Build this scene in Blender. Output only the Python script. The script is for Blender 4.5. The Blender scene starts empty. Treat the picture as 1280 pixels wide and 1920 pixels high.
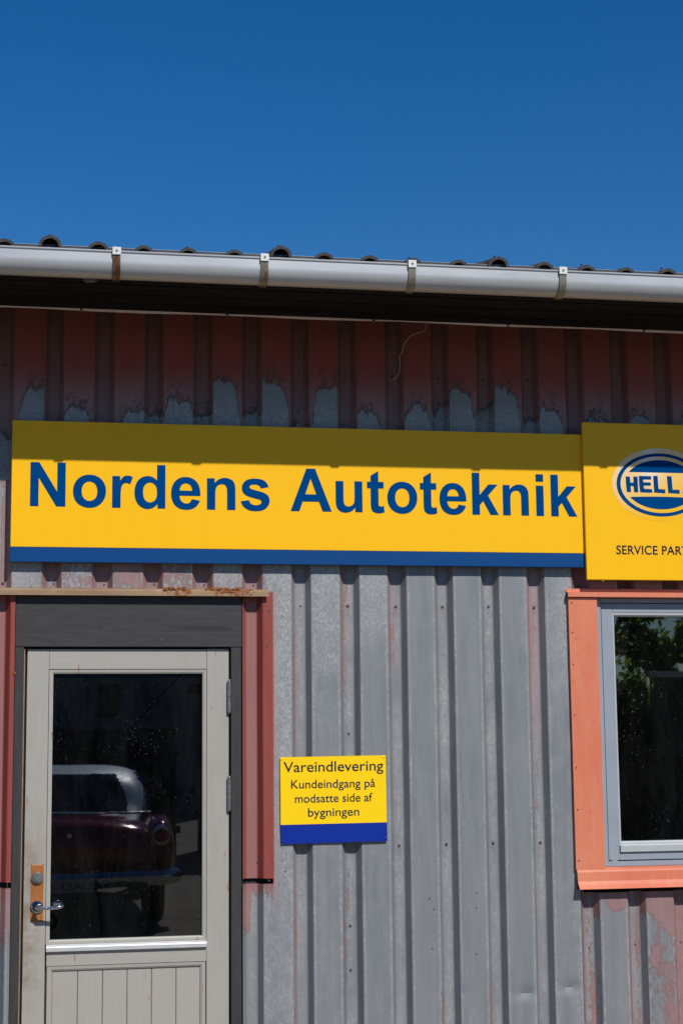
import bpy, bmesh, math, random
from mathutils import Vector, Matrix
random.seed(7)
R_ = math.radians
SC = bpy.context.scene
COL = SC.collection

# ------------------------------------------------------------------ camera, sky, sun, exposure
cam_data = bpy.data.cameras.new('camera')
cam = bpy.data.objects.new('camera', cam_data); COL.objects.link(cam)
PITCH, YAW, ROLL = R_(8.069), R_(10.601), R_(-0.5795)
fwd = Vector((math.sin(YAW)*math.cos(PITCH), math.cos(YAW)*math.cos(PITCH), math.sin(PITCH)))
right = Vector((math.cos(YAW), -math.sin(YAW), 0)); up = right.cross(fwd)
r2 = math.cos(ROLL)*right + math.sin(ROLL)*up
u2 = -math.sin(ROLL)*right + math.cos(ROLL)*up
cm = Matrix((r2, u2, -fwd)).transposed().to_4x4()
cm.translation = Vector((0, -7.7365, 1.6611))
cam.matrix_world = cm
cam_data.sensor_fit = 'VERTICAL'; cam_data.sensor_height = 36.0
cam_data.lens = 36.0*3100/1920
cam_data.clip_start = 0.05; cam_data.clip_end = 2000
SC.camera = cam

SUN = Vector((0.318, -1.0, 1.0)).normalized()
EL = math.asin(SUN.z); AZ = math.atan2(SUN.x, SUN.y)
world = bpy.data.worlds.new("World"); SC.world = world; world.use_nodes = True
wn = world.node_tree; wn.nodes.clear()
sky = wn.nodes.new('ShaderNodeTexSky'); sky.sky_type = 'NISHITA'; sky.sun_disc = False
sky.sun_elevation = EL; sky.sun_rotation = AZ
sky.altitude = 0; sky.air_density = 1.0; sky.dust_density = 0.0; sky.ozone_density = 4.0
hs = wn.nodes.new('ShaderNodeHueSaturation'); hs.inputs['Saturation'].default_value = 1.37; hs.inputs['Hue'].default_value = 0.506
bg = wn.nodes.new('ShaderNodeBackground'); bg.inputs['Strength'].default_value = 0.084
wo = wn.nodes.new('ShaderNodeOutputWorld')
wn.links.new(sky.outputs[0], hs.inputs['Color']); wn.links.new(hs.outputs[0], bg.inputs[0]); wn.links.new(bg.outputs[0], wo.inputs[0])
sun_d = bpy.data.lights.new('sun', 'SUN'); sun_d.energy = 4.2; sun_d.angle = R_(0.53); sun_d.color = (1.0, 0.965, 0.91)
sun = bpy.data.objects.new('sun', sun_d); COL.objects.link(sun)
sun.rotation_euler = SUN.to_track_quat('Z', 'Y').to_euler(); sun.location = (3, -9, 9)
SC.view_settings.view_transform = 'Standard'; SC.view_settings.look = 'None'
SC.view_settings.exposure = 0.0; SC.view_settings.gamma = 1.0; SC.view_settings.use_curve_mapping = False

# ------------------------------------------------------------------ helpers
def link(name, data, parent=None, loc=None):
    o = bpy.data.objects.new(name, data); COL.objects.link(o)
    if parent is not None:
        o.parent = parent
        if loc is None: o.location = -parent.location if parent.parent is None else Vector((0, 0, 0))
    if loc is not None:
        base = Vector((0, 0, 0))
        if parent is not None and parent.parent is None: base = parent.location
        o.location = Vector(loc) - base
    return o
def tag(o, label=None, cat=None, group=None, kind=None):
    if label: o['label'] = label
    if cat: o['category'] = cat
    if group: o['group'] = group
    if kind: o['kind'] = kind
    return o
def empty(name, loc):
    o = bpy.data.objects.new(name, None); COL.objects.link(o); o.location = loc; o.empty_display_size = .2
    return o

class MB:
    def __init__(s): s.bm = bmesh.new()
    def box(s, x0, x1, y0, y1, z0, z1, c=0.0, jit=0.0):
        bm = s.bm
        m = Matrix.Translation(((x0+x1)/2, (y0+y1)/2, (z0+z1)/2)) @ Matrix.Diagonal((x1-x0, y1-y0, z1-z0, 1))
        vs = bmesh.ops.create_cube(bm, size=1, matrix=m)['verts']
        if jit:
            for v in vs: v.co += Vector((random.uniform(-jit, jit), 0, random.uniform(-jit, jit)))
        if c:
            es = list({e for v in vs for e in v.link_edges})
            bmesh.ops.bevel(bm, geom=es, offset=c, segments=1, affect='EDGES', profile=.5)
        return s
    def cyl(s, p0, p1, r, n=20, r1=None, caps=True):
        p0 = Vector(p0); p1 = Vector(p1); d = p1-p0
        m = Matrix.Translation((p0+p1)/2) @ d.to_track_quat('Z', 'Y').to_matrix().to_4x4()
        bmesh.ops.create_cone(s.bm, cap_ends=caps, segments=n, radius1=r, radius2=r if r1 is None else r1, depth=d.length, matrix=m)
        return s
    def sph(s, p, r, sc=(1, 1, 1), n=14):
        m = Matrix.Translation(p) @ Matrix.Diagonal((*sc, 1))
        bmesh.ops.create_uvsphere(s.bm, u_segments=n, v_segments=n//2+1, radius=r, matrix=m)
        return s
    def tube(s, pts, r, n=10, radii=None):
        pts = [Vector(p) for p in pts]; rings = []
        for i, p in enumerate(pts):
            t = (pts[min(i+1, len(pts)-1)]-pts[max(i-1, 0)]).normalized()
            a = t.orthogonal().normalized() if i == 0 else (a - t*a.dot(t)).normalized()
            b = t.cross(a); rr = radii[i] if radii else r
            rings.append([s.bm.verts.new(p + rr*(math.cos(2*math.pi*k/n)*a + math.sin(2*math.pi*k/n)*b)) for k in range(n)])
        for q in range(len(rings)-1):
            for k in range(n):
                s.bm.faces.new((rings[q][k], rings[q][(k+1) % n], rings[q+1][(k+1) % n], rings[q+1][k]))
        s.bm.faces.new(rings[0][::-1]); s.bm.faces.new(rings[-1])
        return s
    def strip(s, prof, x0, x1, closed=False, nx=1):
        """profile of (y,z) swept along x"""
        cols = [[s.bm.verts.new((x0+(x1-x0)*i/nx, y, z)) for y, z in prof] for i in range(nx+1)]
        n = len(prof)
        for i in range(nx):
            for k in range(n if closed else n-1):
                s.bm.faces.new((cols[i][k], cols[i][(k+1) % n], cols[i+1][(k+1) % n], cols[i+1][k]))
        if closed:
            s.bm.faces.new(cols[0]); s.bm.faces.new(cols[-1][::-1])
        return s
    def mesh(s, name, mat, smooth=False, ang=35):
        bmesh.ops.recalc_face_normals(s.bm, faces=s.bm.faces)
        me = bpy.data.meshes.new(name); s.bm.to_mesh(me); s.bm.free()
        for m in (mat if isinstance(mat, (list, tuple)) else [mat]): me.materials.append(m)
        if smooth:
            for p in me.polygons: p.use_smooth = True
            me.set_sharp_from_angle(angle=R_(ang))
        return me
    def build(s, name, mat, parent=None, smooth=False, loc=None, ang=35):
        return link(name, s.mesh(name, mat, smooth, ang), parent, loc)

# ------------------------------------------------------------------ materials
class NT:
    def __init__(s, name):
        s.m = bpy.data.materials.new(name); s.m.use_nodes = True; s.t = s.m.node_tree
        s.t.nodes.clear(); s.out = s.n('ShaderNodeOutputMaterial')
        s.tc = s.n('ShaderNodeTexCoord')
    def n(s, typ, **kw):
        nd = s.t.nodes.new(typ)
        for k, v in kw.items(): setattr(nd, k, v)
        return nd
    def l(s, a, b): s.t.links.new(a, b)
    def put(s, sock, v):
        if hasattr(v, 'links'): s.l(v, sock)
        elif v is not None:
            if isinstance(v, tuple) and len(v) == 3 and len(sock.default_value) == 4: v = (*v, 1)
            sock.default_value = v
    def map(s, scale=(1, 1, 1), loc=(0, 0, 0), src=None):
        m = s.n('ShaderNodeMapping'); m.inputs['Scale'].default_value = scale; m.inputs['Location'].default_value = loc
        s.l(src or s.tc.outputs['Object'], m.inputs[0]); return m.outputs[0]
    def noise(s, sc, det=4, rough=.55, vec=None, dist=0):
        t = s.n('ShaderNodeTexNoise'); t.inputs['Scale'].default_value = sc; t.inputs['Detail'].default_value = det
        t.inputs['Roughness'].default_value = rough; t.inputs['Distortion'].default_value = dist
        s.l(vec or s.tc.outputs['Object'], t.inputs['Vector']); return t.outputs['Fac']
    def vor(s, sc, vec=None, feat='F1', out='Distance', rnd=1):
        t = s.n('ShaderNodeTexVoronoi', feature=feat); t.inputs['Scale'].default_value = sc; t.inputs['Randomness'].default_value = rnd
        s.l(vec or s.tc.outputs['Object'], t.inputs['Vector']); return t.outputs[out]
    def math(s, op, a, b=0.0, c=0.0, clamp=False):
        t = s.n('ShaderNodeMath', operation=op, use_clamp=clamp)
        for i, v in enumerate((a, b, c)): s.put(t.inputs[i], v)
        return t.outputs[0]
    def rng(s, v, a, b, c=0.0, d=1.0, smooth=False):
        t = s.n('ShaderNodeMapRange'); t.clamp = True
        if smooth: t.interpolation_type = 'SMOOTHSTEP'
        for i, x in enumerate((v, a, b, c, d)): s.put(t.inputs[i], x)
        return t.outputs[0]
    def mix(s, f, a, b, mode='MIX'):
        t = s.n('ShaderNodeMix', data_type='RGBA', blend_type=mode)
        s.put(t.inputs[0], f); s.put(t.inputs[6], a); s.put(t.inputs[7], b); return t.outputs[2]
    def attr(s, name):
        t = s.n('ShaderNodeAttribute'); t.attribute_name = name; return t.outputs['Fac']
    def sep(s, src=None):
        t = s.n('ShaderNodeSeparateXYZ'); s.l(src or s.tc.outputs['Object'], t.inputs[0]); return t.outputs
    def bump(s, h, strength=.3, dist=.002, nrm=None):
        t = s.n('ShaderNodeBump'); t.inputs['Strength'].default_value = strength; t.inputs['Distance'].default_value = dist
        s.l(h, t.inputs['Height']); 
        if nrm: s.l(nrm, t.inputs['Normal'])
        return t.outputs[0]
    def pbr(s, col, rough=.5, metal=0.0, nrm=None, spec=.5, **kw):
        p = s.n('ShaderNodeBsdfPrincipled'); s.put(p.inputs['Base Color'], col); s.put(p.inputs['Roughness'], rough)
        s.put(p.inputs['Metallic'], metal); s.put(p.inputs['Specular IOR Level'], spec)
        if nrm: s.l(nrm, p.inputs['Normal'])
        for k, v in kw.items(): s.put(p.inputs[k], v)
        s.l(p.outputs[0], s.out.inputs[0]); return p
def rand_out(t):
    o = t.n('ShaderNodeObjectInfo'); return o.outputs['Random']

def mat_plain(name, col, rough=.5, metal=0.0, var=.12, sc=8, bump=.15, bsc=60, stretch=(1, 1, 1), spec=.5, dirt=None, dirt_amt=.35):
    t = NT(name); v = t.map(stretch)
    n = t.noise(sc, 5, .6, v); f = t.rng(n, .3, .7, 1-var, 1+var)
    hv = t.n('ShaderNodeHueSaturation'); t.l(f, hv.inputs['Value']); t.put(hv.inputs['Color'], (*col, 1)); c = hv.outputs[0]
    if dirt:
        d = t.rng(t.noise(sc*.7, 8, .7, t.map(stretch, (3, 5, 1))), .52, .72, 0, dirt_amt); c = t.mix(d, c, dirt)
    b = t.bump(t.noise(bsc, 4, .6, v), bump, .002) if bump else None
    rr = t.rng(t.noise(sc*2.3, 4, .6, v), .3, .7, max(rough-.08, .02), min(rough+.08, 1))
    t.pbr(c, rr, metal, b, spec); return t.m

M = {}
# painted / weathered corrugated steel -------------------------------------------------
def mat_cladding():
    t = NT('weathered_cladding')
    P, Rd, W, Ti, Gm = (t.attr(k) for k in ('paint', 'red', 'spangle', 'tint', 'grime_shade'))
    X = t.sep()
    st = t.map((6, 6, .55)); stf = t.map((40, 40, 2.2)); iso = t.map((1, 1, .75))
    n_big = t.noise(3.2, 4, .55, st); n_str = t.noise(9, 5, .65, stf); n_mid = t.noise(14, 5, .6, iso); n_f = t.noise(190, 4, .7)
    # bare metal
    bare = t.mix(t.rng(n_big, .3, .7), (.163, .178, .198), (.222, .232, .243))
    bare = t.mix(t.rng(n_str, .35, .75, 0, .35), bare, (.25, .25, .25))
    bare = t.mix(t.rng(n_mid, .45, .75, 0, .22), bare, (.175, .180, .180))
    n_s2 = t.noise(6, 6, .75, t.map((34, 34, .9), (3, 1, 2)))
    bare = t.mix(t.rng(n_s2, .50, .80, 0, .40), bare, (.29, .295, .30)); bare = t.mix(t.rng(n_s2, .46, .22, 0, .40), bare, (.115, .125, .14))
    scr = t.math('MULTIPLY', t.rng(t.vor(5, t.map((9, 9, 1.2), (2, 5, 1)), 'DISTANCE_TO_EDGE'), .012, .004), t.rng(t.noise(4, 3, .6), .55, .68))
    bare = t.mix(t.math('MULTIPLY', scr, .5), bare, (.38, .39, .40))
    # white corrosion bloom with speckle
    sp = t.math('ADD', t.math('MULTIPLY', W, 1.05), t.math('MULTIPLY', t.math('SUBTRACT', n_mid, .5), 1.1))
    spk = t.rng(t.noise(85, 3, .75, t.map((1, 1, .6))), .42, .60)
    bloom = t.math('MULTIPLY', t.rng(sp, .25, .95), t.rng(spk, 0, 1, .28, 1))
    bare = t.mix(t.math('MULTIPLY', bloom, .85), bare, (.38, .39, .385))
    dark_spk = t.math('MULTIPLY', t.rng(sp, .35, .9), t.rng(t.noise(120, 3, .7, t.map((1, 1, .7), (5, 3, 1))), .56, .66))
    bare = t.mix(t.math('MULTIPLY', dark_spk, .55), bare, (.12, .125, .13))
    # paint
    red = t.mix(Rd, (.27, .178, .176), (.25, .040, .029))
    red = t.mix(t.rng(n_big, .35, .7, 0, .22), red, (.33, .11, .09))
    red = t.mix(t.rng(n_str, .55, .78, 0, .25), red, (.27, .15, .14))
    red = t.mix(t.rng(n_s2, .50, .25, 0, .55), red, (.12, .035, .028)); red = t.mix(t.rng(n_s2, .62, .8, 0, .3), red, (.30, .16, .13))
    # coverage threshold
    nz = t.math('ADD', t.math('MULTIPLY', t.math('SUBTRACT', n_mid, .5), .5), t.math('MULTIPLY', t.math('SUBTRACT', t.noise(60, 6, .75, t.map((1, 1, .45))), .5), 1.0))
    pc = t.math('ADD', P, t.math('MULTIPLY', nz, t.rng(P, .0, .12)))
    cov = t.rng(pc, .485, .53)
    edge = t.math('MULTIPLY', t.rng(pc, .44, .50), t.rng(pc, .64, .53))
    flk = t.math('MULTIPLY', t.math('MULTIPLY', t.rng(P, .5, .58), t.rng(P, .95, .78)), t.rng(t.vor(75, t.map((1, 1, .55)), 'DISTANCE_TO_EDGE'), .10, .03))
    flk = t.math('MULTIPLY', flk, t.rng(t.noise(22, 3, .6), .50, .60))
    col = t.mix(cov, bare, red)
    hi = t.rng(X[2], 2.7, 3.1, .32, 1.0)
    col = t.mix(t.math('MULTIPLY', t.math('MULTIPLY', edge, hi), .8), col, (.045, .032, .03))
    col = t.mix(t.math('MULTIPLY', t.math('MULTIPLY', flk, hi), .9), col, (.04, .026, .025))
    col = t.mix(t.math('MULTIPLY', Ti, t.rng(n_f, .35, .65, .65, 1)), col, (.37, .23, .22))
    # dirt in valleys and below screws, plus painted eaves shade
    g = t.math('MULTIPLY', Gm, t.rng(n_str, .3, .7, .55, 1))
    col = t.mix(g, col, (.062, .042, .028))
    dots = t.rng(t.vor(9, t.map((1, 1, 1), (2, 1, .3))), .028, .018)
    col = t.mix(t.math('MULTIPLY', dots, .7), col, (.05, .045, .04))
    hgt = t.math('ADD', t.math('MULTIPLY', cov, .8), t.math('MULTIPLY', n_f, .25))
    hgt = t.math('ADD', hgt, t.math('MULTIPLY', n_mid, .5))
    b = t.bump(hgt, .35, .0015)
    rg = t.rng(n_mid, .3, .7, .45, .62)
    t.pbr(col, rg, t.math('MULTIPLY', t.math('SUBTRACT', 1.0, cov), .12), b, .35); return t.m
M['clad'] = mat_cladding()

def mat_sign(name, col, rough=.40):
    t = NT(name); n = t.noise(1.4, 3, .5); c = t.mix(t.rng(n, .35, .65, 0, .12), col, tuple(min(1, x*1.08+.003) for x in col))
    st = t.rng(t.noise(5, 6, .7, t.map((7, 7, .5))), .55, .8, 0, .10); c = t.mix(st, c, tuple(x*.72+.01 for x in col))
    sp = t.rng(t.vor(35), .022, .012); c = t.mix(t.math('MULTIPLY', sp, .35), c, (.10, .08, .05))
    b = t.bump(t.noise(2.2, 2, .5), .12, .006)
    t.pbr(c, rough, 0, b, .25); return t.m
M['yellow'] = mat_sign('yellow_enamel', (.90, .475, .001))
M['blue'] = mat_sign('blue_enamel', (.000, .050, .19))
M['blue_text'] = mat_plain('blue_print', (.0005, .052, .195), .6, var=.05, sc=3, bump=0, spec=0)
M['royal'] = mat_sign('royal_blue_enamel', (.003, .024, .27))
M['lemon'] = mat_sign('lemon_enamel', (.92, .60, .004))
M['navy_text'] = mat_plain('navy_print', (.006, .016, .055), .6, var=.05, bump=0, spec=0)
M['white_plastic'] = mat_plain('gutter_steel', (.46, .47, .48), .38, .25, var=.05, sc=3, bump=.04, bsc=12, stretch=(.3, 1, 1), spec=.4, dirt=(.30, .27, .22), dirt_amt=.4)
def mat_zinc():
    t = NT('zinc_strap'); r = rand_out(t)
    n = t.noise(40, 6, .7, t.map((1, 1, .4)))
    f = t.rng(t.math('ADD', n, t.math('MULTIPLY', t.math('SUBTRACT', r, .5), .5)), .45, .75)
    c = t.mix(f, (.27, .25, .20), (.16, .065, .025))
    t.pbr(c, .42, .55, t.bump(n, .3, .001)); return t.m
M['zinc'] = mat_zinc()
M['tab'] = mat_plain('galvanised_tab', (.62, .62, .60), .5, .1, .1, 60)
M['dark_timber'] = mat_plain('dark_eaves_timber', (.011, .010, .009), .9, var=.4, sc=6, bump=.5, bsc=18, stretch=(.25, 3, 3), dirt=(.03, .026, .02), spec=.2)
M['eave_metal'] = mat_plain('eaves_drip_metal', (.035, .035, .037), .5, .2)
M['pipe'] = mat_plain('cream_conduit', (.80, .64, .54), .45, var=.1, sc=3, bump=.1, dirt=(.3, .22, .16))
def mat_tile():
    t = NT('roof_tile_clay'); r = rand_out(t)
    c = t.mix(t.rng(t.noise(30, 6, .7), .35, .7), (.035, .032, .033), (.10, .085, .08))
    c = t.mix(t.math('MULTIPLY', r, .5), c, (.06, .045, .042))
    c = t.mix(t.rng(t.noise(12, 5, .7, t.map((1, 1, 1), (4, 2, 1))), .55, .68, 0, .6), c, (.13, .125, .10))
    t.pbr(c, .85, 0, t.bump(t.noise(70, 5, .7), .6, .003)); return t.m
M['tile'] = mat_tile()
def mat_wood_dark():
    t = NT('charcoal_painted_board'); v = t.map((1.2, 8, 9)); n = t.noise(7, 8, .65, v, .6)
    c = t.mix(t.rng(n, .3, .75), (.026, .024, .025), (.046, .043, .044))
    c = t.mix(t.rng(t.noise(3, 4, .6, t.map((.5, 2, 14))), .62, .72, 0, .5), c, (.075, .072, .072))
    kn = t.rng(t.noise(2.2, 2, .4, t.map((1.1, 2, 11), (7.3, 1, 2.2))), .70, .76); c = t.mix(t.math('MULTIPLY', kn, .7), c, (.014, .013, .014))
    sp = t.rng(t.vor(16, t.map((1, 1, 1), (1.7, 2, .4))), .045, .03); c = t.mix(t.math('MULTIPLY', sp, .8), c, (.26, .25, .24))
    t.pbr(c, .62, 0, t.bump(n, .35, .002), .4); return t.m
M['charcoal'] = mat_wood_dark()
def mat_jamb():
    t = NT('charcoal_painted_jamb'); v = t.map((9, 8, 1.0)); n = t.noise(7, 8, .65, v, .6)
    c = t.mix(t.rng(n, .3, .75), (.026, .024, .025), (.046, .043, .044))
    sp = t.rng(t.vor(17, t.map((1, 1, 1), (.4, 2, .8))), .05, .03); c = t.mix(t.math('MULTIPLY', sp, .7), c, (.22, .20, .18))
    sp = t.rng(t.vor(26, t.map((1, 1, 1), (.9, 1, .1))), .08, .05); c = t.mix(t.math('MULTIPLY', sp, .7), c, (.008, .008, .008))
    t.pbr(c, .62, 0, t.bump(n, .35, .002), .4); return t.m
M['jamb'] = mat_jamb()
def mat_door(name, vert=True, base=(.372, .350, .312)):
    t = NT(name); v = t.map((9, 6, .5) if vert else (.5, 6, 9)); n = t.noise(8, 8, .65, v, .3)
    c = t.mix(t.rng(n, .3, .75, 0, .6), base, tuple(x*.86 for x in base))
    st = t.rng(t.noise(3.0, 6, .65, t.map((2.2, 2, .8), (1, 1, .4))), .50, .72, 0, .55); c = t.mix(st, c, (.31, .275, .225))
    X = t.sep()
    # scuffed, dirty zone by the lock edge
    hz = t.math('MULTIPLY', t.rng(X[0], .09, .0), t.math('MULTIPLY', t.rng(X[2], .45, .65), t.rng(X[2], 1.45, 1.15)))
    c = t.mix(t.math('MULTIPLY', hz, t.rng(t.noise(9, 6, .7), .36, .60, 0, .8)), c, (.215, .165, .11))
    rs = t.rng(t.noise(11, 4, .6, t.map((4, 1, .6), (3.1, 0, 7.7))), .68, .71); c = t.mix(t.math('MULTIPLY', rs, .75), c, (.26, .10, .035))
    dk = t.rng(t.vor(11, t.map((1, 1, 1), (.2, .3, 1.4))), .022, .012); c = t.mix(t.math('MULTIPLY', dk, .8), c, (.06, .045, .03))
    b = t.bump(t.math('ADD', n, t.math('MULTIPLY', t.noise(40, 4, .6, v), .5)), .22, .0015)
    t.pbr(c, .48, 0, b, .4); return t.m
M['door_v'] = mat_door('cream_door_paint'); M['door_h'] = mat_door('cream_door_paint_rail', False)
M['white_metal'] = mat_plain('white_drip_strip', (.55, .55, .55), .35, .2, .08, 10, .05)
M['gap'] = mat_plain('black_gap', (.008, .008, .008), .9, bump=0)
M['core'] = mat_plain('tar_paper_wall', (.03, .028, .027), .9)
def mat_ledge():
    t = NT('beige_ledge'); X = t.sep()
    c = t.mix(t.rng(t.noise(10, 4, .6, t.map((.4, 2, 2))), .3, .7), (.33, .215, .125), (.24, .145, .075))
    c = t.mix(t.rng(t.noise(18, 4, .6, t.map((1, 1, 1), (2, 4, 1))), .6, .75, 0, .4), c, (.55, .33, .27))
    def band(a, b, w): return t.math('MULTIPLY', t.rng(X[0], a-w, a+w), t.rng(X[0], b+w, b-w))
    m = t.math('MAXIMUM', band(.58, .76, .04), band(.80, 1.04, .05))
    r = t.rng(t.math('ADD', t.noise(26, 6, .7), t.math('MULTIPLY', t.math('SUBTRACT', m, 1), .6)), .42, .48)
    rc = t.mix(t.rng(t.noise(60, 4, .7), .35, .65), (.33, .10, .01), (.13, .035, .008))
    c = t.mix(r, c, rc); t.pbr(c, .6, 0, t.bump(t.noise(60, 5, .7), .4, .002)); return t.m
M['ledge'] = mat_ledge()
M['rust'] = mat_plain('rust_crust', (.24, .075, .012), .9, var=.6, sc=60, bump=1, bsc=120)
def mat_orange():
    t = NT('salmon_flashing_paint'); n = t.noise(2.2, 4, .5, t.map((1, 1, .5)))
    c = t.mix(t.rng(n, .35, .65), (.66, .215, .115), (.60, .150, .080))
    c = t.mix(t.rng(t.noise(30, 5, .6), .58, .74, 0, .5), c, (.50, .12, .07))
    c = t.mix(t.rng(t.vor(22), .05, .03, 0, .5), c, (.34, .12, .08))
    c = t.mix(t.rng(t.noise(6, 6, .7, t.map((5, 5, .4))), .50, .8, 0, .5), c, (.62, .29, .20))
    c = t.mix(t.rng(t.noise(8, 8, .75, t.map((1, 1, 1), (9, 2, 3))), .63, .67, 0, .55), c, (.36, .14, .10))
    t.pbr(c, .5, 0, t.bump(t.noise(5, 3, .5), .25, .004), .35); return t.m
M['orange'] = mat_orange()
M['win'] = mat_plain('grey_window_frame', (.262, .30, .345), .45, var=.05, sc=6, bump=.1, dirt=(.2, .2, .2), dirt_amt=.2)
M['win_light'] = mat_plain('pale_window_bead', (.40, .42, .43), .4, var=.05, bump=.05)
M['chrome'] = mat_plain('polished_steel', (.62, .62, .64), .12, 1.0, var=.03, bump=0)
M['steel'] = mat_plain('worn_steel', (.30, .30, .29), .38, .8, var=.2, sc=40, bump=.1)
M['brass'] = mat_plain('brass_key_core', (.55, .40, .16), .3, .9, var=.1, bump=0)
M['screw'] = mat_plain('screw_head', (.07, .055, .045), .6, .4, var=.3, sc=200)
def mat_varnish():
    t = NT('varnished_pine_plate'); n = t.noise(6, 8, .65, t.map((14, 10, 1.6)), .8)
    c = t.mix(t.rng(n, .3, .7), (.40, .15, .04), (.27, .085, .02)); t.pbr(c, .4, 0, t.bump(n, .2, .001)); return t.m
M['varnish'] = mat_varnish()
def mat_glass(name, tint=(.22, .24, .25), dens=1.0, refl=2.3):
    t = NT(name)
    tr = t.n('ShaderNodeBsdfTransparent'); t.put(tr.inputs[0], tint)
    gl = t.n('ShaderNodeBsdfGlossy'); gl.inputs['Roughness'].default_value = .012; t.put(gl.inputs[0], (.95, .97, 1.0))
    t.l(t.bump(t.noise(1.1, 2, .5), .10, .01), gl.inputs['Normal'])
    fr = t.n('ShaderNodeFresnel'); fr.inputs[0].default_value = 1.52
    f = t.math('MULTIPLY', fr.outputs[0], refl, clamp=True)
    mx = t.n('ShaderNodeMixShader'); t.l(f, mx.inputs[0]); t.l(tr.outputs[0], mx.inputs[1]); t.l(gl.outputs[0], mx.inputs[2])
    df = t.n('ShaderNodeBsdfDiffuse'); t.put(df.inputs[0], (.55, .55, .52))
    v1 = t.math('MULTIPLY', t.rng(t.vor(70), .115, .06), t.rng(t.noise(5, 3, .6), .47, .62))
    v2 = t.math('MULTIPLY', t.rng(t.vor(38, t.map((1, 1, 1), (4, 1, 2))), .060, .035), t.rng(t.noise(3, 3, .6), .42, .55))
    film = t.rng(t.noise(5, 7, .75, t.map((1.6, 1, .45), (2, 2, 5)), .8), .38, .75, .001, .013)
    sp = t.math('MAXIMUM', t.math('MULTIPLY', t.math('MAXIMUM', v1, v2), .36*dens), film)
    m2 = t.n('ShaderNodeMixShader'); t.l(sp, m2.inputs[0]); t.l(mx.outputs[0], m2.inputs[1]); t.l(df.outputs[0], m2.inputs[2])
    t.l(m2.outputs[0], t.out.inputs[0]); return t.m
M['glass'] = mat_glass('dusty_window_glass'); M['glass2'] = mat_glass('rain_spotted_glass', dens=1.6, refl=2.9)
def mat_ground():
    t = NT('gravel_yard'); n = t.noise(1.2, 6, .6)
    c = t.mix(t.rng(n, .35, .65), (.20, .168, .135), (.27, .235, .185))
    c = t.mix(t.rng(t.vor(28, out='Color'), 0, 1, 0, .5), c, (.16, .15, .14))
    g = t.rng(t.noise(.5, 6, .65, t.map((1, 1, 1), (3.3, 1.2, 0))), .56, .62); c = t.mix(t.math('MULTIPLY', g, t.rng(t.noise(30, 4, .7), .35, .6)), c, (.055, .085, .022))
    t.pbr(c, .9, 0, t.bump(t.vor(28), .7, .02)); return t.m
M['ground'] = mat_ground()
M['leaf'] = None
def mat_leaf():
    t = NT('hedge_leaf'); o = t.n('ShaderNodeObjectInfo')
    n = t.noise(2.5, 4, .6); n2 = t.noise(19, 2, .5)
    c = t.mix(t.rng(n, .35, .65), (.06, .12, .02), (.13, .24, .035)); c = t.mix(t.rng(n2, .4, .7, 0, .6), c, (.10, .16, .03))
    p = t.n('ShaderNodeBsdfPrincipled'); t.l(c, p.inputs['Base Color']); p.inputs['Roughness'].default_value = .45
    tl = t.n('ShaderNodeBsdfTranslucent'); t.l(t.mix(.5, c, (.50, .72, .06)), tl.inputs[0])
    mx = t.n('ShaderNodeMixShader'); mx.inputs[0].default_value = .6; t.l(p.outputs[0], mx.inputs[1]); t.l(tl.outputs[0], mx.inputs[2])
    t.l(mx.outputs[0], t.out.inputs[0]); return t.m
M['leaf'] = mat_leaf()
M['leaf_dark'] = mat_plain('dark_leaf', (.03, .035, .025), .6, var=.4, sc=10, bump=0)
M['brown_wood'] = mat_plain('brown_stained_boards', (.12, .075, .05), .8, var=.25, sc=5, bump=.5, bsc=20, stretch=(5, 5, .5))
M['pale_wood'] = mat_plain('pale_timber_cap', (.80, .70, .52), .7, var=.1)
M['pole'] = mat_plain('grey_timber_pole', (.10, .085, .07), .85, var=.2, sc=8, stretch=(5, 5, .5))
M['bark'] = mat_plain('bark', (.09, .07, .05), .9, var=.3)
M['car_red'] = mat_plain('burgundy_car_paint', (.22, .010, .024), .12, .1, var=.05, bump=0, spec=.8)
M['car_blue'] = mat_plain('pale_blue_car_roof', (.50, .68, .84), .42, 0, var=.03, bump=0, spec=.8)
M['car_glass'] = mat_plain('dark_car_glass', (.008, .010, .012), .05, 0, var=.02, bump=0, spec=.9)
M['tyre'] = mat_plain('tyre_rubber', (.02, .02, .02), .8)
M['red_lens'] = mat_plain('red_tail_lens', (.35, .01, .008), .15, bump=0)
M['plate_white'] = mat_plain('plate_white', (.42, .43, .45), .4, bump=0, var=.03)
M['black'] = mat_plain('black_print', (.01, .01, .01), .5, bump=0)

# ------------------------------------------------------------------ ground
g = MB(); g.box(-300, 300, -300, 300, -.3, 0); gr = g.build('ground', M['ground']); tag(gr, kind='structure')

# ------------------------------------------------------------------ building
B = empty('workshop_building', (1.4, 0.0, 0.0))
tag(B, 'low workshop building clad in weathered grey corrugated steel with peeling red paint', 'building')

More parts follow.
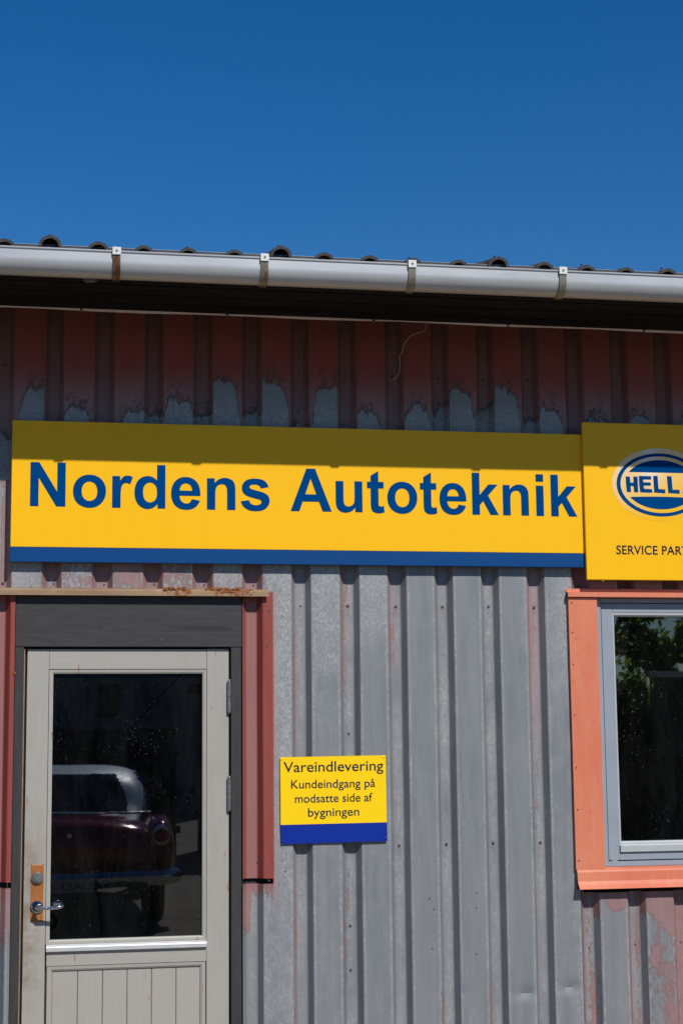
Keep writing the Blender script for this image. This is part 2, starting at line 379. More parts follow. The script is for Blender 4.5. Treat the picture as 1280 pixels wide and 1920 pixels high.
LE = [-0.1009, 0.1272, 0.3636, 0.5950, 0.8300, 1.0650, 1.2974, 1.5316, 1.7636, 1.9939, 2.2239, 2.4536, 2.6860, 2.9180, 3.1500]
while LE[0] > -4.2: LE.insert(0, LE[0]-.2335)
while LE[-1] < 8.2: LE.append(LE[-1]+.232)
CW, SL, DEP = .1365, .024, .042
FR = .0035
def profile_cols():
    """(x, y, type, rib, u)"""
    out = []
    for i in range(len(LE)-1):
        a = LE[i]; b = a+CW; c = LE[i+1]
        vis = -.6 < a < 3.4
        nn = 10 if vis else 3
        for k in range(nn+1):
            u = k/nn; out.append((a+FR+(CW-2*FR)*u, 0.0, 'c', i, u))
        out.append((b+FR*.6, FR*.75, 'r', i, 0)); 
        out.append((b+SL*.5, DEP*.5, 'r', i, .5)); out.append((b+SL-FR*.6, DEP-FR*.8, 'r', i, .9))
        v0 = b+SL+FR; v1 = c-SL-FR; nn = 4 if vis else 1
        for k in range(nn+1): out.append((v0+(v1-v0)*k/nn, DEP, 'v', i, k/nn))
        out.append((c-SL+FR*.6, DEP-FR*.8, 'l', i, .1)); out.append((c-SL*.5, DEP*.5, 'l', i, .5)); out.append((c-FR*.6, FR*.75, 'l', i, .95))
    return out
COLS = profile_cols()
def yprof(x):
    for p, q in zip(COLS, COLS[1:]):
        if p[0] <= x <= q[0]:
            f = (x-p[0])/(q[0]-p[0]+1e-9); return p[1]+(q[1]-p[1])*f
    return 0
from mathutils import noise as mn
def ss(a, b, x):
    t = max(0, min(1, (x-a)/(b-a))); return t*t*(3-2*t)
ARCH = {-.1009: 3.335, .1272: 3.25, .3636: 3.235, .595: 3.30, .83: 3.395, 1.065: 3.40, 1.2974: 3.39, 1.5316: 3.262, 1.7636: 3.305, 1.9939: 3.385,
        2.2239: 3.398, 2.4536: 3.305, 2.686: 3.265, 2.918: 3.285, 3.15: 3.30}
VT = {.3636: 3.24, .83: 3.24, 1.9939: 3.29, 2.2239: 3.26, 1.7636: 3.30, .595: 3.23, 1.065: 3.20}
def fields(x, z, ty, i, u):
    """returns paint, red, spangle, tint, grime with painted eaves shade"""
    P = R = W = T = G = 0.0
    L = LE[i] if ty != 'l' else LE[i]
    h = mn.noise(Vector((i*3.7, z*1.3, 2.2)))
    h2 = mn.noise(Vector((i*5.1, z*4.0, 7.7)))
    if z > 2.9:
        if ty == 'c':
            zt = ARCH.get(LE[i], 3.28+.07*mn.noise(Vector((i*9.1, 0, 0)))*2)
            sk = .9*mn.noise(Vector((i*7.31, 1.4, 5.2))); ex = 2.2+3.5*abs(mn.noise(Vector((i*3.37, 4.2, 1.1))))*2
            pick = mn.noise(Vector((i*5.77, 9.1, 2.3)))
            d = min(1.25, abs((2*u-1)*.92+sk*.6)) if pick < -.12 else (max(0, (u-.30)/.62) if pick < .22 else max(0, (.75-u)/.62))
            top = zt-(.11 if pick < -.12 else .14)*d**(ex if pick < -.12 else 4.2)+.03*mn.noise(Vector((x*46, 2, i)))
        else:
            top = VT.get(LE[i], 3.12)+.05*mn.noise(Vector((x*20, 3, 0)))
        top += .020*mn.noise(Vector((x*28, z*8, 1.5)))
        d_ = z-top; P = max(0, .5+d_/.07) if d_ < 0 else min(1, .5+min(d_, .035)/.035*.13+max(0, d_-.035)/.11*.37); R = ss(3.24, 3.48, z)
        G = .08*ss(3.30, 3.42, z)+.34*ss(3.45, 3.7, z)  # eaves shade painted into the colour, deepening with height
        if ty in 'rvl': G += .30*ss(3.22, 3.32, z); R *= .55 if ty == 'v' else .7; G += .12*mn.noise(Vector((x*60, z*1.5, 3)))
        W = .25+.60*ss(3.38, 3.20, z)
    elif z > 2.38:
        if -.15 < x < 1.09:
            if ty in 'rvl': P = .62+.3*mn.noise(Vector((x*30, z*18, 6))); R = .0; W = .7; T = .25
            else:
                base = {-.1009: .30, .1272: .42, .3636: .60, .595: .46, .83: .33}.get(LE[i], .4)
                P = base + .12*abs(2*u-1)**2 + .25*mn.noise(Vector((x*14, z*14, 3))); W = .8; T = .18
        elif x >= 2.59:
            P = .8; R = .25; W = .4
        else:
            W = .5
    if z <= 2.9:
        # general metal
        if ty == 'c':
            w0 = .12+.18*h
            if 1.06 < L < 1.07: w0 = .85-.35*ss(1.35, .9, z)
            elif 1.29 < L < 1.30: w0 = .25+.55*ss(1.75, 2.3, z)
            elif 1.53 < L < 1.54: w0 = .20+.55*ss(2.0, 2.35, z)
            elif 2.45 < L < 2.46: w0 = .25+.55*ss(1.7, 2.2, z)*(.4+.6*u)+.25*ss(.5, 1, u)
            elif 2.22 < L < 2.23: w0 = .12+.35*ss(1.9, 2.3, z)*ss(.5, 1, u)
            if x < 1.09 and z > 2.38: w0 = max(w0, W)
            W = w0 + .12*(abs(2*u-1) > .88)
        elif ty == 'v':
            W = (.50+.45*h2)*(1-abs(2*u-1)*.5)+.15; T = max(T, .10)
        else:
            W = .25+.3*h2
        # tan / pinkish rib flanks, remnant paint
        tw = mn.noise(Vector((x*30, z*3, 9)))
        if 1.43 < x < 1.49 and ty in 'rv': P = max(P, (.46+.3*tw) if (z > 1.95 or .80 < z < 1.12) else .34+.3*tw); T = .32*ss(1.8, 2.2, z)
        if 1.19 < x < 1.235 and ty in 'r': P = max(P, .44+.25*tw); T = .35
        if 1.66 < x < 1.71 and ty in 'rv' and z > 1.9: P = max(P, .36+.35*tw); T = .38*ss(1.9, 2.2, z)
        if 2.36 < x < 2.43 and ty in 'rv' and z > 1.25: P = max(P, .40+.08*ss(1.9, 2.2, z)+.35*tw); T = .55*ss(1.3, 2.1, z)
        if ty in 'lr' and z > 2.05: T = max(T, .16*ss(2.05, 2.4, z))
        for xr, zz in ((1.905, .53), (2.135, .56), (2.372, .98)):
            if abs(x-xr) < .009 and z < zz: P = max(P, .62+.35*mn.noise(Vector((x*9, z*9, 4))))
        if x > 2.59 and z < 1.0:
            if ty == 'c':
                if LE[i] < 2.8:
                    top = .93-.10*(abs(2*u-1))**2*0-.07*(1-abs(2*u-1.2)**2)
                    P = max(P, max(0, min(1, .5+(z-top)/.05)))
                else:
                    top = .86-.13*u
                    P = max(P, max(0, min(1, .5+(z-top)/.06)), .44+.30*mn.noise(Vector((x*12, z*6, 12)))+.10*ss(.75, .5, z))
                T = .12*u
            elif ty == 'r': P = .80+.3*tw
            elif ty == 'v': P = .45+.35*tw+.15*ss(.45, .2, z)+.25*(LE[i] > 2.9); T = .15
            else: P = .38+.5*ss(.80, .95, z)
            R = .05
        # red surround of the door
        if -.6 < x < 1.112 and 1.045 < z < 2.385:
            P = 1; R = .95 if ty != 'v' else .55
            if x > .96: R = R if ty != 'r' else .7
            W = 0; T = .0 if ty != 'v' else .22
        elif x < 1.2 and z < 1.05:
            if x < 1.112 and x > .9:
                P = max(0, min(1, .5+(z-(.985-.06*mn.noise(Vector((x*40, 1, 1))) - .15*(ty == 'r' or (ty == 'v' and u < .3))))/.16)); R = .35*ss(.98, 1.04, z)
            elif x < 0: P = max(0, min(1, .5+(z-.80-.05*mn.noise(Vector((x*30, 1, 1))))/.35)); R = .25*ss(.95, 1.04, z); T = .25*ss(.7, .9, z)
        if 1.112 <= x < 1.16 and z < 2.39: T = max(T, .75*ss(1.155, 1.112, x)*ss(.85, 1.0, z))
        if z < 1.0 and 1.09 < x < 1.2 and ty == 'c': W = max(W, .45*ss(.75, 1.0, z))
    if ty == 'v' and z < 2.9:
        for zs_ in (2.326, 1.195):
            if z < zs_ and x > 1.15: G = max(G, .42*math.exp(-(zs_-z)/.045)*(1-abs(2*u-1))**1.5)
    if ty == 'c' and (u < .04 or u > .96) and z < 2.9: W = max(W, .8); P = min(P, .47) if P < .95 else P
    return P, R, max(0, W), T, max(0, G)

def inside(x, z, rects): return any(a < x < b and c < z < d for a, b, c, d in rects)
DOOR_HOLE = (-.0795, .9685, -1, 2.401); WIN_HOLE = (2.617, 3.95, .955, 2.417)
SLOTS = [(.9, 1.110, 1.036, 1.060), (-.45, -.07, 1.046, 1.070)]
def clad_panel(x0, x1, z0, z1, off=0.0, coarse=False):
    holes = [DOOR_HOLE] + SLOTS + ([(2.575, 3.97, .972, 2.407)] if z0 < .9 and z1 > 3 else [])
    xs = [c for c in COLS if x0 < c[0] < x1]
    ex = [x0, x1] + [v for r in holes for v in r[:2] if x0 < v < x1]
    for e in ex:
        cc = min(COLS, key=lambda c: abs(c[0]-e)); xs.append((e, yprof(e), cc[2], cc[3], cc[4]))
    xs.sort(key=lambda c: c[0])
    dz = .09 if coarse else .02
    zs = {round(z0+k*dz, 4) for k in range(int((z1-z0)/dz)+1)} | {z1} | {v for r in holes for v in r[2:] if z0 < v < z1}
    zs = sorted(zs)
    verts, at, faces = [], [], []
    for z in zs:
        for (x, y, ty, i, u) in xs:
            w = .0016*mn.noise(Vector((x*3, z*1.2, 4)))+.0008*mn.noise(Vector((x*16, z*5, 8)))
            # dents near the foot of two ribs
            for dx, dzc in ((1.90+.05, .52), (2.31, .50), (2.52, .52)):
                if ty == 'c': w += .010*math.exp(-((x-dx)/.055)**2-((z-dzc)/.022)**2)
            xx = x + (.0012*mn.noise(Vector((i*2.0, z*1.1, 6))) if x not in (x0, x1) else 0)
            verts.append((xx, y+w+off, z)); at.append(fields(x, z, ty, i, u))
    n = len(xs)
    for j in range(len(zs)-1):
        for k in range(n-1):
            if xs[k+1][0]-xs[k][0] < 1e-6: continue
            cx = (xs[k][0]+xs[k+1][0])/2; cz = (zs[j]+zs[j+1])/2
            if inside(cx, cz, holes): continue
            a = j*n+k; faces.append((a, a+1, a+n+1, a+n))
    me = bpy.data.meshes.new('cladding_panel'); me.from_pydata(verts, [], faces); me.materials.append(M['clad'])
    for q, nm in enumerate(('paint', 'red', 'spangle', 'tint', 'grime_shade')):
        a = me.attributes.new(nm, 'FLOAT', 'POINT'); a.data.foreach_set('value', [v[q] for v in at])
    bm = bmesh.new(); bm.from_mesh(me); bmesh.ops.delete(bm, geom=[v for v in bm.verts if not v.link_faces], context='VERTS'); bm.to_mesh(me); bm.free()
    for p in me.polygons: p.use_smooth = True
    me.set_sharp_from_angle(angle=R_(24))
    return link('cladding_panel', me, B)
ZT = 3.76
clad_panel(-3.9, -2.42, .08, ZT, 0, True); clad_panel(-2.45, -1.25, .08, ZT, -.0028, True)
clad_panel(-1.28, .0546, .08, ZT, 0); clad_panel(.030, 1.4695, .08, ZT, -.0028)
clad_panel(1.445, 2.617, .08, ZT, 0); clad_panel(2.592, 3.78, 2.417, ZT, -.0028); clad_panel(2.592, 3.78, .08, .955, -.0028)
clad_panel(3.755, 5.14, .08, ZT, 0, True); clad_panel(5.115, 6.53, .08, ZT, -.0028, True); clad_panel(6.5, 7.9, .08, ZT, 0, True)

# wall behind the cladding, floor and rear walls
w = MB()
w.box(-3.9, -.085, .056, .20, 0, 3.74); w.box(.975, 2.60, .056, .20, 0, 3.74); w.box(3.98, 7.9, .056, .20, 0, 3.74)
w.box(-.085, .975, .056, .20, 2.40, 3.74); w.box(2.60, 3.98, .056, .20, 2.40, 3.74); w.box(2.60, 3.98, .056, .20, 0, 1.0)
w.box(-3.9, -3.7, .20, 8.0, 0, 3.74); w.box(7.7, 7.9, .20, 8.0, 0, 3.74); w.box(-3.9, 7.9, 8.0, 8.2, 0, 3.74)
w.build('wall', M['core'], B)
MB().box(-3.7, 7.7, .2, 8.0, .004, .06).build('floor', M['core'], B)
MB().box(-3.7, 7.7, .2, 8.0, 3.60, 3.68).build('ceiling', M['core'], B)

# screws on the cladding (each a few pixels)
s = MB()
def screw(x, z, r=.0048):
    y = yprof(x)
    s.cyl((x, y+.001, z), (x, y-.0012, z), r*1.45, 10); s.cyl((x, y-.001, z), (x, y-.0045, z), r, 6)
valleys = [(LE[i]+CW+LE[i+1])/2 for i in range(len(LE)-1)]
for v in valleys:
    j = lambda q: random.uniform(-q, q)
    if -.6 < v < 3.5: screw(v+j(.004), 3.460+j(.004))
    if 1.2 < v < 2.5: screw(v+j(.003), 2.326+j(.002))
    if 1.2 < v < 2.5 and not 1.2 < v < 1.7: screw(v+j(.003), 1.195+j(.002))
    if -.2 < v < 1.05: screw(v+.01, 2.423+j(.003))
    if 2.6 < v < 3.6: screw(v, 2.431); screw(v, .70+j(.01))
for x, z in ((1.48, 1.72), (1.478, .831), (1.478, .63), (1.165, 1.09), (1.095, 2.30), (1.09, 1.05), (1.04, 1.13), (1.085, 2.13), (1.045, 2.33)): screw(x, z, .004)
for x, z in ((1.85, .95), (1.87, .90), (1.86, .72), (2.08, .97), (2.075, .90), (2.07, .69), (2.08, .33)): screw(x, z, .0022)
so = s.build('cladding_screws', M['screw'], B); tag(so, kind='stuff')

# ---------------------------------------------------------------- eaves, gutter, roof
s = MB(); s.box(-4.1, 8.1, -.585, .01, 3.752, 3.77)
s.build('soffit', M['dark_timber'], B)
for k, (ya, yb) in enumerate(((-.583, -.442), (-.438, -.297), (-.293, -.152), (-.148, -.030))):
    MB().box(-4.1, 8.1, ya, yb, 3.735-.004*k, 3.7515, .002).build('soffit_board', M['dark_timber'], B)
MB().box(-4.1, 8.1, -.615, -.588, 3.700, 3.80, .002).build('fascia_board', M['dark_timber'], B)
# drip flashing seen as a thin dark band above the gutter rim
MB().strip([(-.600, 3.850), (-.690, 3.8255), (-.694, 3.8225), (-.694, 3.790), (-.691, 3.790), (-.690, 3.818), (-.600, 3.843)], -4.1, 8.1, True).build('eaves_flashing', M['eave_metal'], B)
MB().strip([(-.6955, 3.8240), (-.6955, 3.8262), (-.688, 3.8282), (-.688, 3.8262)], -4.1, 8.1, True).build('flashing_edge', M['win'], B)
gt = MB(); rg = .064; cy, cz = -.708, 3.745
pr = [(cy-rg-.002, 3.780), (cy-rg-.0055, 3.783), (cy-rg-.006, 3.787), (cy-rg-.003, 3.790), (cy-rg+.001, 3.789)]
outer = [(cy-rg, 3.779)] + [(cy-rg*math.cos(a), cz-rg*math.sin(a)) for a in [math.pi*k/36 for k in range(37)]] + [(cy+rg, 3.79)]
inner = [(cy+(y-cy)*.96, cz+(z-cz)*.96 if z < cz else z) for y, z in outer][::-1]
gt.strip(pr[::-1]+outer+inner, -4.1, 8.1, True, 1)
gutter = gt.build('gutter', M['white_plastic'], B, True, ang=40)
# straps
BR = [-.99, -.33, .3295, .9718, 1.6335, 2.3328, 2.968, 3.63]
def strap_mesh():
    m = MB(); wd = .0165; r = rg+.0035
    pts = [(cy-r-.002, 3.772)] + [(cy-r*math.cos(a), cz-r*math.sin(a)) for a in [math.pi*k/14 for k in range(1, 12)]]
    pts2 = [(cy+(y-cy)*1.05, cz+(z-cz)*1.05) for y, z in pts][::-1]
    m.strip(pts+pts2, -wd, wd, True)
    return m.mesh('gutter_bracket', M['zinc'], True)
def tab_mesh():
    m = MB(); y = cy-rg-.0095
    m.box(-.0185, .0185, y-.005, y, 3.7685, 3.8025, .001)
    m.cyl((0, y-.0045, 3.786), (0, y-.0065, 3.786), .0075, 14)
    m.cyl((0, y-.0064, 3.786), (0, y-.0072, 3.786), .0048, 8)
    return m.mesh('bracket_tab', [M['tab']], False)
sm, tm = strap_mesh(), tab_mesh()
hm = MB().cyl((0, cy-rg-.0148, 3.786), (0, cy-rg-.0172, 3.786), .0045, 10).mesh('bracket_tab', M['screw'])
# dark rivet hole is its own little disc in the tab mesh
for i, x in enumerate(BR):
    br = bpy.data.objects.new('gutter_bracket', sm); COL.objects.link(br); br.parent = gutter; br.location = (x, 0, 0)
    br.rotation_euler = (0, 0, 0)
    tb = bpy.data.objects.new('gutter_bracket_tab', tm); COL.objects.link(tb); tb.parent = gutter; tb.location = (x, 0, 0)
    rv = bpy.data.objects.new('rivet', hm); COL.objects.link(rv); rv.parent = gutter; rv.location = (x, 0, 0)

# roof
PT = math.tan(R_(13.0))
rf = MB()
rf.strip([(-.66, 3.80), (3.9, 3.80+4.56*PT), (8.8, 3.80-.2), (8.8, 3.75-.2), (3.9, 3.74+4.56*PT), (-.60, 3.77)], -4.1, 8.1, True)
roof = rf.build('roof', M['core'], B)
def tile_mesh():
    bm = bmesh.new(); th = .013; Ln = .42; W_ = .2035
    prof = []
    for k in range(17):
        u = k/16
        if u < .52:
            a = math.pi*(u/.52); prof.append((-.049+.049*(1-math.cos(a)), .048*math.sin(a)))
        else:
            a = (u-.52)/.48; prof.append((.049+a*(W_-.098), -.012*math.sin(math.pi*a)))
    rings = []
    for (yy, lift) in ((0, 0), (Ln, 0)):
        top = [bm.verts.new((x, yy, z+lift)) for x, z in prof]
        bot = []
        for q, (x, z) in enumerate(prof):
            p0 = prof[max(q-1, 0)]; p1 = prof[min(q+1, 16)]
            d = Vector((p1[0]-p0[0], p1[1]-p0[1])).normalized(); bot.append(bm.verts.new((x+d.y*th, yy, z-d.x*th+lift)))
        rings.append((top, bot))
    (t0, b0), (t1, b1) = rings
    for k in range(16):
        bm.faces.new((t0[k], t0[k+1], t1[k+1], t1[k])); bm.faces.new((b0[k+1], b0[k], b1[k], b1[k+1]))
        bm.faces.new((t0[k+1], t0[k], b0[k], b0[k+1])); bm.faces.new((t1[k], t1[k+1], b1[k+1], b1[k]))
    bm.faces.new((t0[0], t1[0], b1[0], b0[0])); bm.faces.new((t0[16], b0[16], b1[16], t1[16]))
    bmesh.ops.recalc_face_normals(bm, faces=bm.faces)
    me = bpy.data.meshes.new('roof_tile'); bm.to_mesh(me); bm.free(); me.materials.append(M['tile'])
    for p in me.polygons: p.use_smooth = True
    me.set_sharp_from_angle(angle=R_(40)); return me
tmesh = tile_mesh()
TX = [-.1442, .0474, .253, .449, .6422, .8468, 1.0535, 1.2478, 1.4537, 1.6500, 1.8644, 2.052, 2.266, 2.4695, 2.66, 2.86, 3.06, 3.27]
TZ = [-.008, .016, -.003, -.011, -.012, -.012, .015, -.006, -.010, -.014, -.012, .012, -.004, -.010, -.012, -.009, -.010, -.010]
cols_ = [(-.1442-.2025*k, random.uniform(-.004, .006)) for k in range(9, 0, -1)] + list(zip(TX, TZ)) + [(3.27+.2025*k, random.uniform(-.004, .006)) for k in range(1, 7)]
for ri in range(4):
    for (x, dz) in cols_:
        o = bpy.data.objects.new('roof_tile', tmesh); COL.objects.link(o); o.parent = roof
        y = -.715+.34*ri+random.uniform(-.006, .006)
        z = 3.778+(y+.715)*PT+.020+(dz if ri == 0 else random.uniform(-.003, .004)+dz*.6)+.0*ri
        o.location = (x, y, z)
        o.rotation_euler = (math.atan(PT)-R_(2.0)+random.uniform(-.006, .012), random.uniform(-.03, .03), random.uniform(-.02, .02))
for k in (1, 4, 6, 9, 11, 13, 15):
    x = TX[k]; z = 3.847+TZ[k]
    nails = MB(); nails.cyl((x, -.64, z-.02), (x+.001, -.64, z+.022), .0022, 6); nails.sph((x+.001, -.64, z+.024), .006, (1, 1, .55), 8)
    nails.build('tile_screw', M['screw'], roof)

# conduit under the eaves with clips
pp = MB(); pts = [(-4+.25*k, -.030, 3.727+.003*math.sin(k*1.7)+.0012*math.sin(k*.6)) for k in range(49)]
pp.tube(pts, .0112, 10); pipe = pp.build('cable_conduit', M['pipe'], B, True)
clp = MB().box(-.006, .006, -.043, -.004, -.0135, .0125, .002).mesh('conduit_clip', M['steel'])
for x in (-.49, .2013, .8936, 1.6112, 2.2897, 2.9976, 3.7):
    o = bpy.data.objects.new('conduit_clip', clp); COL.objects.link(o); o.parent = pipe; o.location = (x, 0, 3.727)

# loose string hanging from the conduit, and nest remains under the gutter
st = MB(); sp = [(1.862, -.042, 3.722), (1.868, -.045, 3.706), (1.872, -.045, 3.685), (1.858, -.04, 3.672), (1.84, -.038, 3.668), (1.83, -.04, 3.662), (1.80, -.045, 3.652), (1.775, -.05, 3.628), (1.755, -.05, 3.598),
     (1.748, -.045, 3.565), (1.735, -.04, 3.54), (1.738, -.04, 3.50), (1.733, -.04, 3.46), (1.715, -.04, 3.43), (1.70, -.038, 3.428)]
st.tube(sp, .0016, 6); so = st.build('frayed_string', M['win_light'], None, True); tag(so, 'pale frayed string dangling from the conduit under the eaves', 'string')
nb = MB(); nb.sph((.2225, -.615, 3.698), .030, (1, .5, .38), 16)
for k in range(6): nb.sph((.2225+random.uniform(-.022, .022), -.617, 3.700-random.uniform(0, .008)), .009, (1.2, .7, .8), 8)
nest = nb.build('mud_nest', mat_plain('dry_mud', (.16, .125, .11), .95, var=.3, sc=60, bump=1, bsc=90), None, True); tag(nest, 'small crumbling mud nest stuck to the dark fascia behind the gutter', 'nest')

# ---------------------------------------------------------------- door surround
MB().box(-.0785, .9685, .008, .055, 2.1290, 2.398, .0015).build('door_header_board', M['charcoal'], B)
MB().box(-.0785, -.0375, .010, .060, 0, 2.1265, .002).build('door_jamb', M['jamb'], B)
MB().box(.9155, .9640, .008, .060, 0, 2.1265, .002).build('door_jamb', M['jamb'], B)
MB().box(-.0372, -.0325, .016, .06, .02, 2.118).build('frame_edge', M['ledge'], B)
MB().box(-.0322, -.0235, .045, .10, 0, 2.1265).box(.9085, .9150, .040, .10, 0, 2.1265).box(.9645, .974, .02, .09, 0, 2.40).build('door_gap', M['gap'], B)
ld = MB()
ld.strip([(.06, 2.399), (-.012, 2.399), (-.026, 2.392), (-.031, 2.386), (-.031, 2.3645), (-.028, 2.3645), (-.026, 2.384), (.06, 2.391)], -1.4, 1.0905, True, 1)
ledge = ld.build('door_ledge', M['ledge'], B)
ru = MB()
for (xa, xb, z, y, n) in ((.60, .70, 2.399, -.032, 34), (.79, .96, 2.400, -.028, 60), (.86, .93, 2.384, -.030, 14), (.975, 1.035, 2.3560, .005, 20)):
    for k in range(n):
        ru.sph((random.uniform(xa, xb), y+random.uniform(-.003, .004), z+random.uniform(-.007, .005)), random.uniform(.002, .0055), (2.2, .6, .8), 7)
ro = ru.build('rust_crust', M['rust'], B, True); tag(ro, kind='stuff')

# ---------------------------------------------------------------- door leaf
dcore = MB()
dcore.box(-.0205, .106, .0625, .070, .05, 2.118); dcore.box(.786, .906, .0625, .070, .05, 2.118); dcore.box(.106, .786, .0625, .070, 2.004, 2.118); dcore.box(.106, .786, .0625, .070, .05, .800)
door = dcore.build('door', M['door_v'], B)
tag(door, label='cream painted wooden door with a tall glass pane above vertical boards')
YF = .030
MB().box(-.0225, .0760, YF, .062, .05, 2.1200, .0018).build('stile', M['door_v'], door)
MB().box(.8045, .9075, YF, .062, .05, 2.1215, .0018).build('stile', M['door_v'], door)
MB().box(.0768, .8037, YF+.0006, .062, 2.0265, 2.1200, .0015).build('top_rail', M['door_h'], door)
MB().box(.0830, .8037, YF+.0008, .062, .6935, .7555, .0015).build('middle_rail', M['door_h'], door)
# glazing beads: sloping rebate
def bead(x0, x1, z0, z1, wx, wz, mat, yo, yi, yb, name):
    m = MB(); O = [(x0, z0), (x1, z0), (x1, z1), (x0, z1)]; I = [(x0+wx, z0+wz), (x1-wx, z0+wz), (x1-wx, z1-wz), (x0+wx, z1-wz)]
    for k in range(4):
        a, b = O[k], O[(k+1) % 4]; c, d = I[(k+1) % 4], I[k]
        ma = tuple(p+(q-p)*.62 for p, q in zip(a, d)); mb = tuple(p+(q-p)*.62 for p, q in zip(b, c))
        V = lambda p, y: m.bm.verts.new((p[0], y, p[1]))
        v = [V(a, yo), V(b, yo), V(mb, yo+.001), V(ma, yo+.001)]; m.bm.faces.new(v)
        v = [V(ma, yo+.001), V(mb, yo+.001), V(c, yi), V(d, yi)]; m.bm.faces.new(v)
        v = [V(d, yi), V(c, yi), V(c, yb), V(d, yb)]; m.bm.faces.new(v)
        v = [V(a, yo), V(b, yo), V(b, yb), V(a, yb)]; m.bm.faces.new(v)
    return m
bead(.0785, .8028, .790, 2.0245, .018, .018, None, YF+.003, YF+.008, .061, '').build('glazing_bead', M['door_v'], door)
MB().box(.090, .792, .056, .0605, .795, 2.012).build('glass_pane', M['glass'], door)
gs = MB(); gs.box(.0955, .7855, .047, .0555, 2.0035, 2.0075); gs.box(.7825, .7865, .047, .0555, .80, 2.004); gs.build('glazing_gasket', M['gap'], door)
dr = MB(); dr.strip([(.060, .790), (.034, .789), (.016, .781), (.014, .776), (.014, .760), (.018, .757), (.060, .757)], .0815, .8037, True); dr.build('drip_strip', M['white_metal'], door)
bead(.0865, .8000, .10, .6920, .0225, .020, None, YF+.002, YF+.008, .061, '').build('panel_bead', M['door_v'], door)
bx = [.1085, .2231, .3349, .445, .5556, .6668, .7785]
for k in range(6):
    m = MB().box(bx[k]+.0010, bx[k+1]-.0010, YF+.0135, .061, .12, .6725, .0026); m.build('tongue_board', M['door_v'], door)
# lock plate, lock, handle
m = MB().box(.0095, .0660, YF-.0035, YF+.001, .891, 1.1455, .0012)
bmesh.ops.bevel(m.bm, geom=[e for e in m.bm.edges if abs((e.verts[0].co-e.verts[1].co).y) > .001], offset=.003, segments=2, affect='EDGES')
m.build('lock_plate', M['varnish'], door)
lk = MB(); lk.cyl((.0385, YF-.003, 1.0855), (.0385, YF-.012, 1.0855), .0275, 28); lk.cyl((.0385, YF-.012, 1.0855), (.0385, YF-.019, 1.0855), .0255, 28, .021)
lk.build('lock_rose', M['steel'], door, True)
lc = MB(); lc.cyl((.0385, YF-.018, 1.088), (.0385, YF-.024, 1.088), .0125, 20); lc.cyl((.0385, YF-.018, 1.078), (.0385, YF-.0235, 1.078), .0090, 16); lc.build('lock_cylinder', M['steel'], door, True)
MB().cyl((.0385, YF-.0237, 1.0785), (.0385, YF-.0255, 1.0785), .0050, 14).build('key_core', M['brass'], door, True)
hn = MB(); hn.cyl((.0386, YF-.003, .956), (.0386, YF-.009, .956), .0290, 32); hn.cyl((.0386, YF-.009, .956), (.0386, YF-.013, .956), .0265, 32, .0215); hn.build('handle_rose', M['chrome'], door, True)
lv = MB(); P3 = []
for k in range(8): P3.append((.0386, YF-.012-.046*k/7, .957))
for k in range(1, 6):
    a = k/6*math.pi/2; P3.append((.0386+.016*math.sin(a), YF-.058-.014*(1-math.cos(a)), .957))
for k in range(9): P3.append((.056+.082*k/8, YF-.0722+.002*(k/8)**2, .957+.004*math.sin(k/8*math.pi)*-.5+.003*(k/8)))
for k in range(1, 8):
    a = k/7*math.pi*.55; P3.append((.138+.0125*math.sin(a), YF-.070+.0135*(1-math.cos(a))+.004*(k/7), .9605+.005*k/7))
P3 += [(.146, YF-.050, .967), (.138, YF-.036, .969), (.126, YF-.030, .970), (.113, YF-.027, .970)]
lv.tube(P3, .0085, 14, [.0095 if i < 12 else (.0082 if i < len(P3)-6 else .0075) for i in range(len(P3))]); lv.build('handle_lever', M['chrome'], door, True)
for (za, zb) in ((1.821, 1.975), (1.371, 1.5276)):
    h = MB(); zm = (za+zb)/2
    h.cyl((.9085, .0175, za+.004), (.9085, .0175, zm-.0015), .0088, 16); h.cyl((.9085, .0175, zm+.0015), (.9085, .0175, zb-.004), .0088, 16); h.cyl((.9085, .0175, za), (.9085, .0175, zb), .0062, 12)
    h.sph((.9085, .0175, zb-.003), .0078, (1, 1, .9), 10); h.sph((.9085, .0175, za+.003), .0078, (1, 1, .9), 10); h.box(.8985, .9065, .024, .030, za-.012, zb-.01)
    h.build('hinge', M['steel'], door, True)
# steel catch on left edge
MB().sph((-.0795, -.002, 2.005), .008, (.7, .6, 1.4), 8).build('nail_head', M['rust'], B, True)

# ---------------------------------------------------------------- right window with salmon flashings
WX1 = 3.84
def slab(prof, x0, x1, name, mat, parent): return MB().strip(prof, x0, x1, True).build(name, mat, parent)
wf = MB()
wf.box(2.7175, 2.7400, .012, .09, 1.0750, 2.3700, .0015); wf.box(WX1-.0225, WX1, .012, .09, 1.0750, 2.3700, .0015)
wf.box(2.7400, WX1-.0225, .012, .09, 2.3500, 2.3700, .001); wf.box(2.7400, WX1-.0225, .014, .09, 1.0750, 1.0990, .001)
window = wf.build('window', M['win'], B)
MB().box(2.7405, WX1-.023, .05, .09, 1.0995, 1.104).box(2.7405, 2.7445, .05, .09, 1.10, 2.3495).build('sash_gap', M['gap'], window)
MB().box(2.7455, 2.8010, .022, .08, 1.104, 2.3460, .0015).build('sash_stile', M['win'], window)
MB().box(WX1-.084, WX1-.0285, .022, .08, 1.104, 2.3460, .0015).build('sash_stile', M['win'], window)
MB().box(2.8016, WX1-.0846, .0226, .08, 2.3020, 2.3460, .0012).build('sash_rail', M['win'], window)
MB().box(2.8016, WX1-.0846, .0226, .08, 1.104, 1.1410, .0012).build('sash_rail', M['win'], window)
bead(2.8022, WX1-.0852, 1.174, 2.3010, .0115, .0180, None, .0245, .032, .066, '').build('glazing_bead', M['win_light'], window)
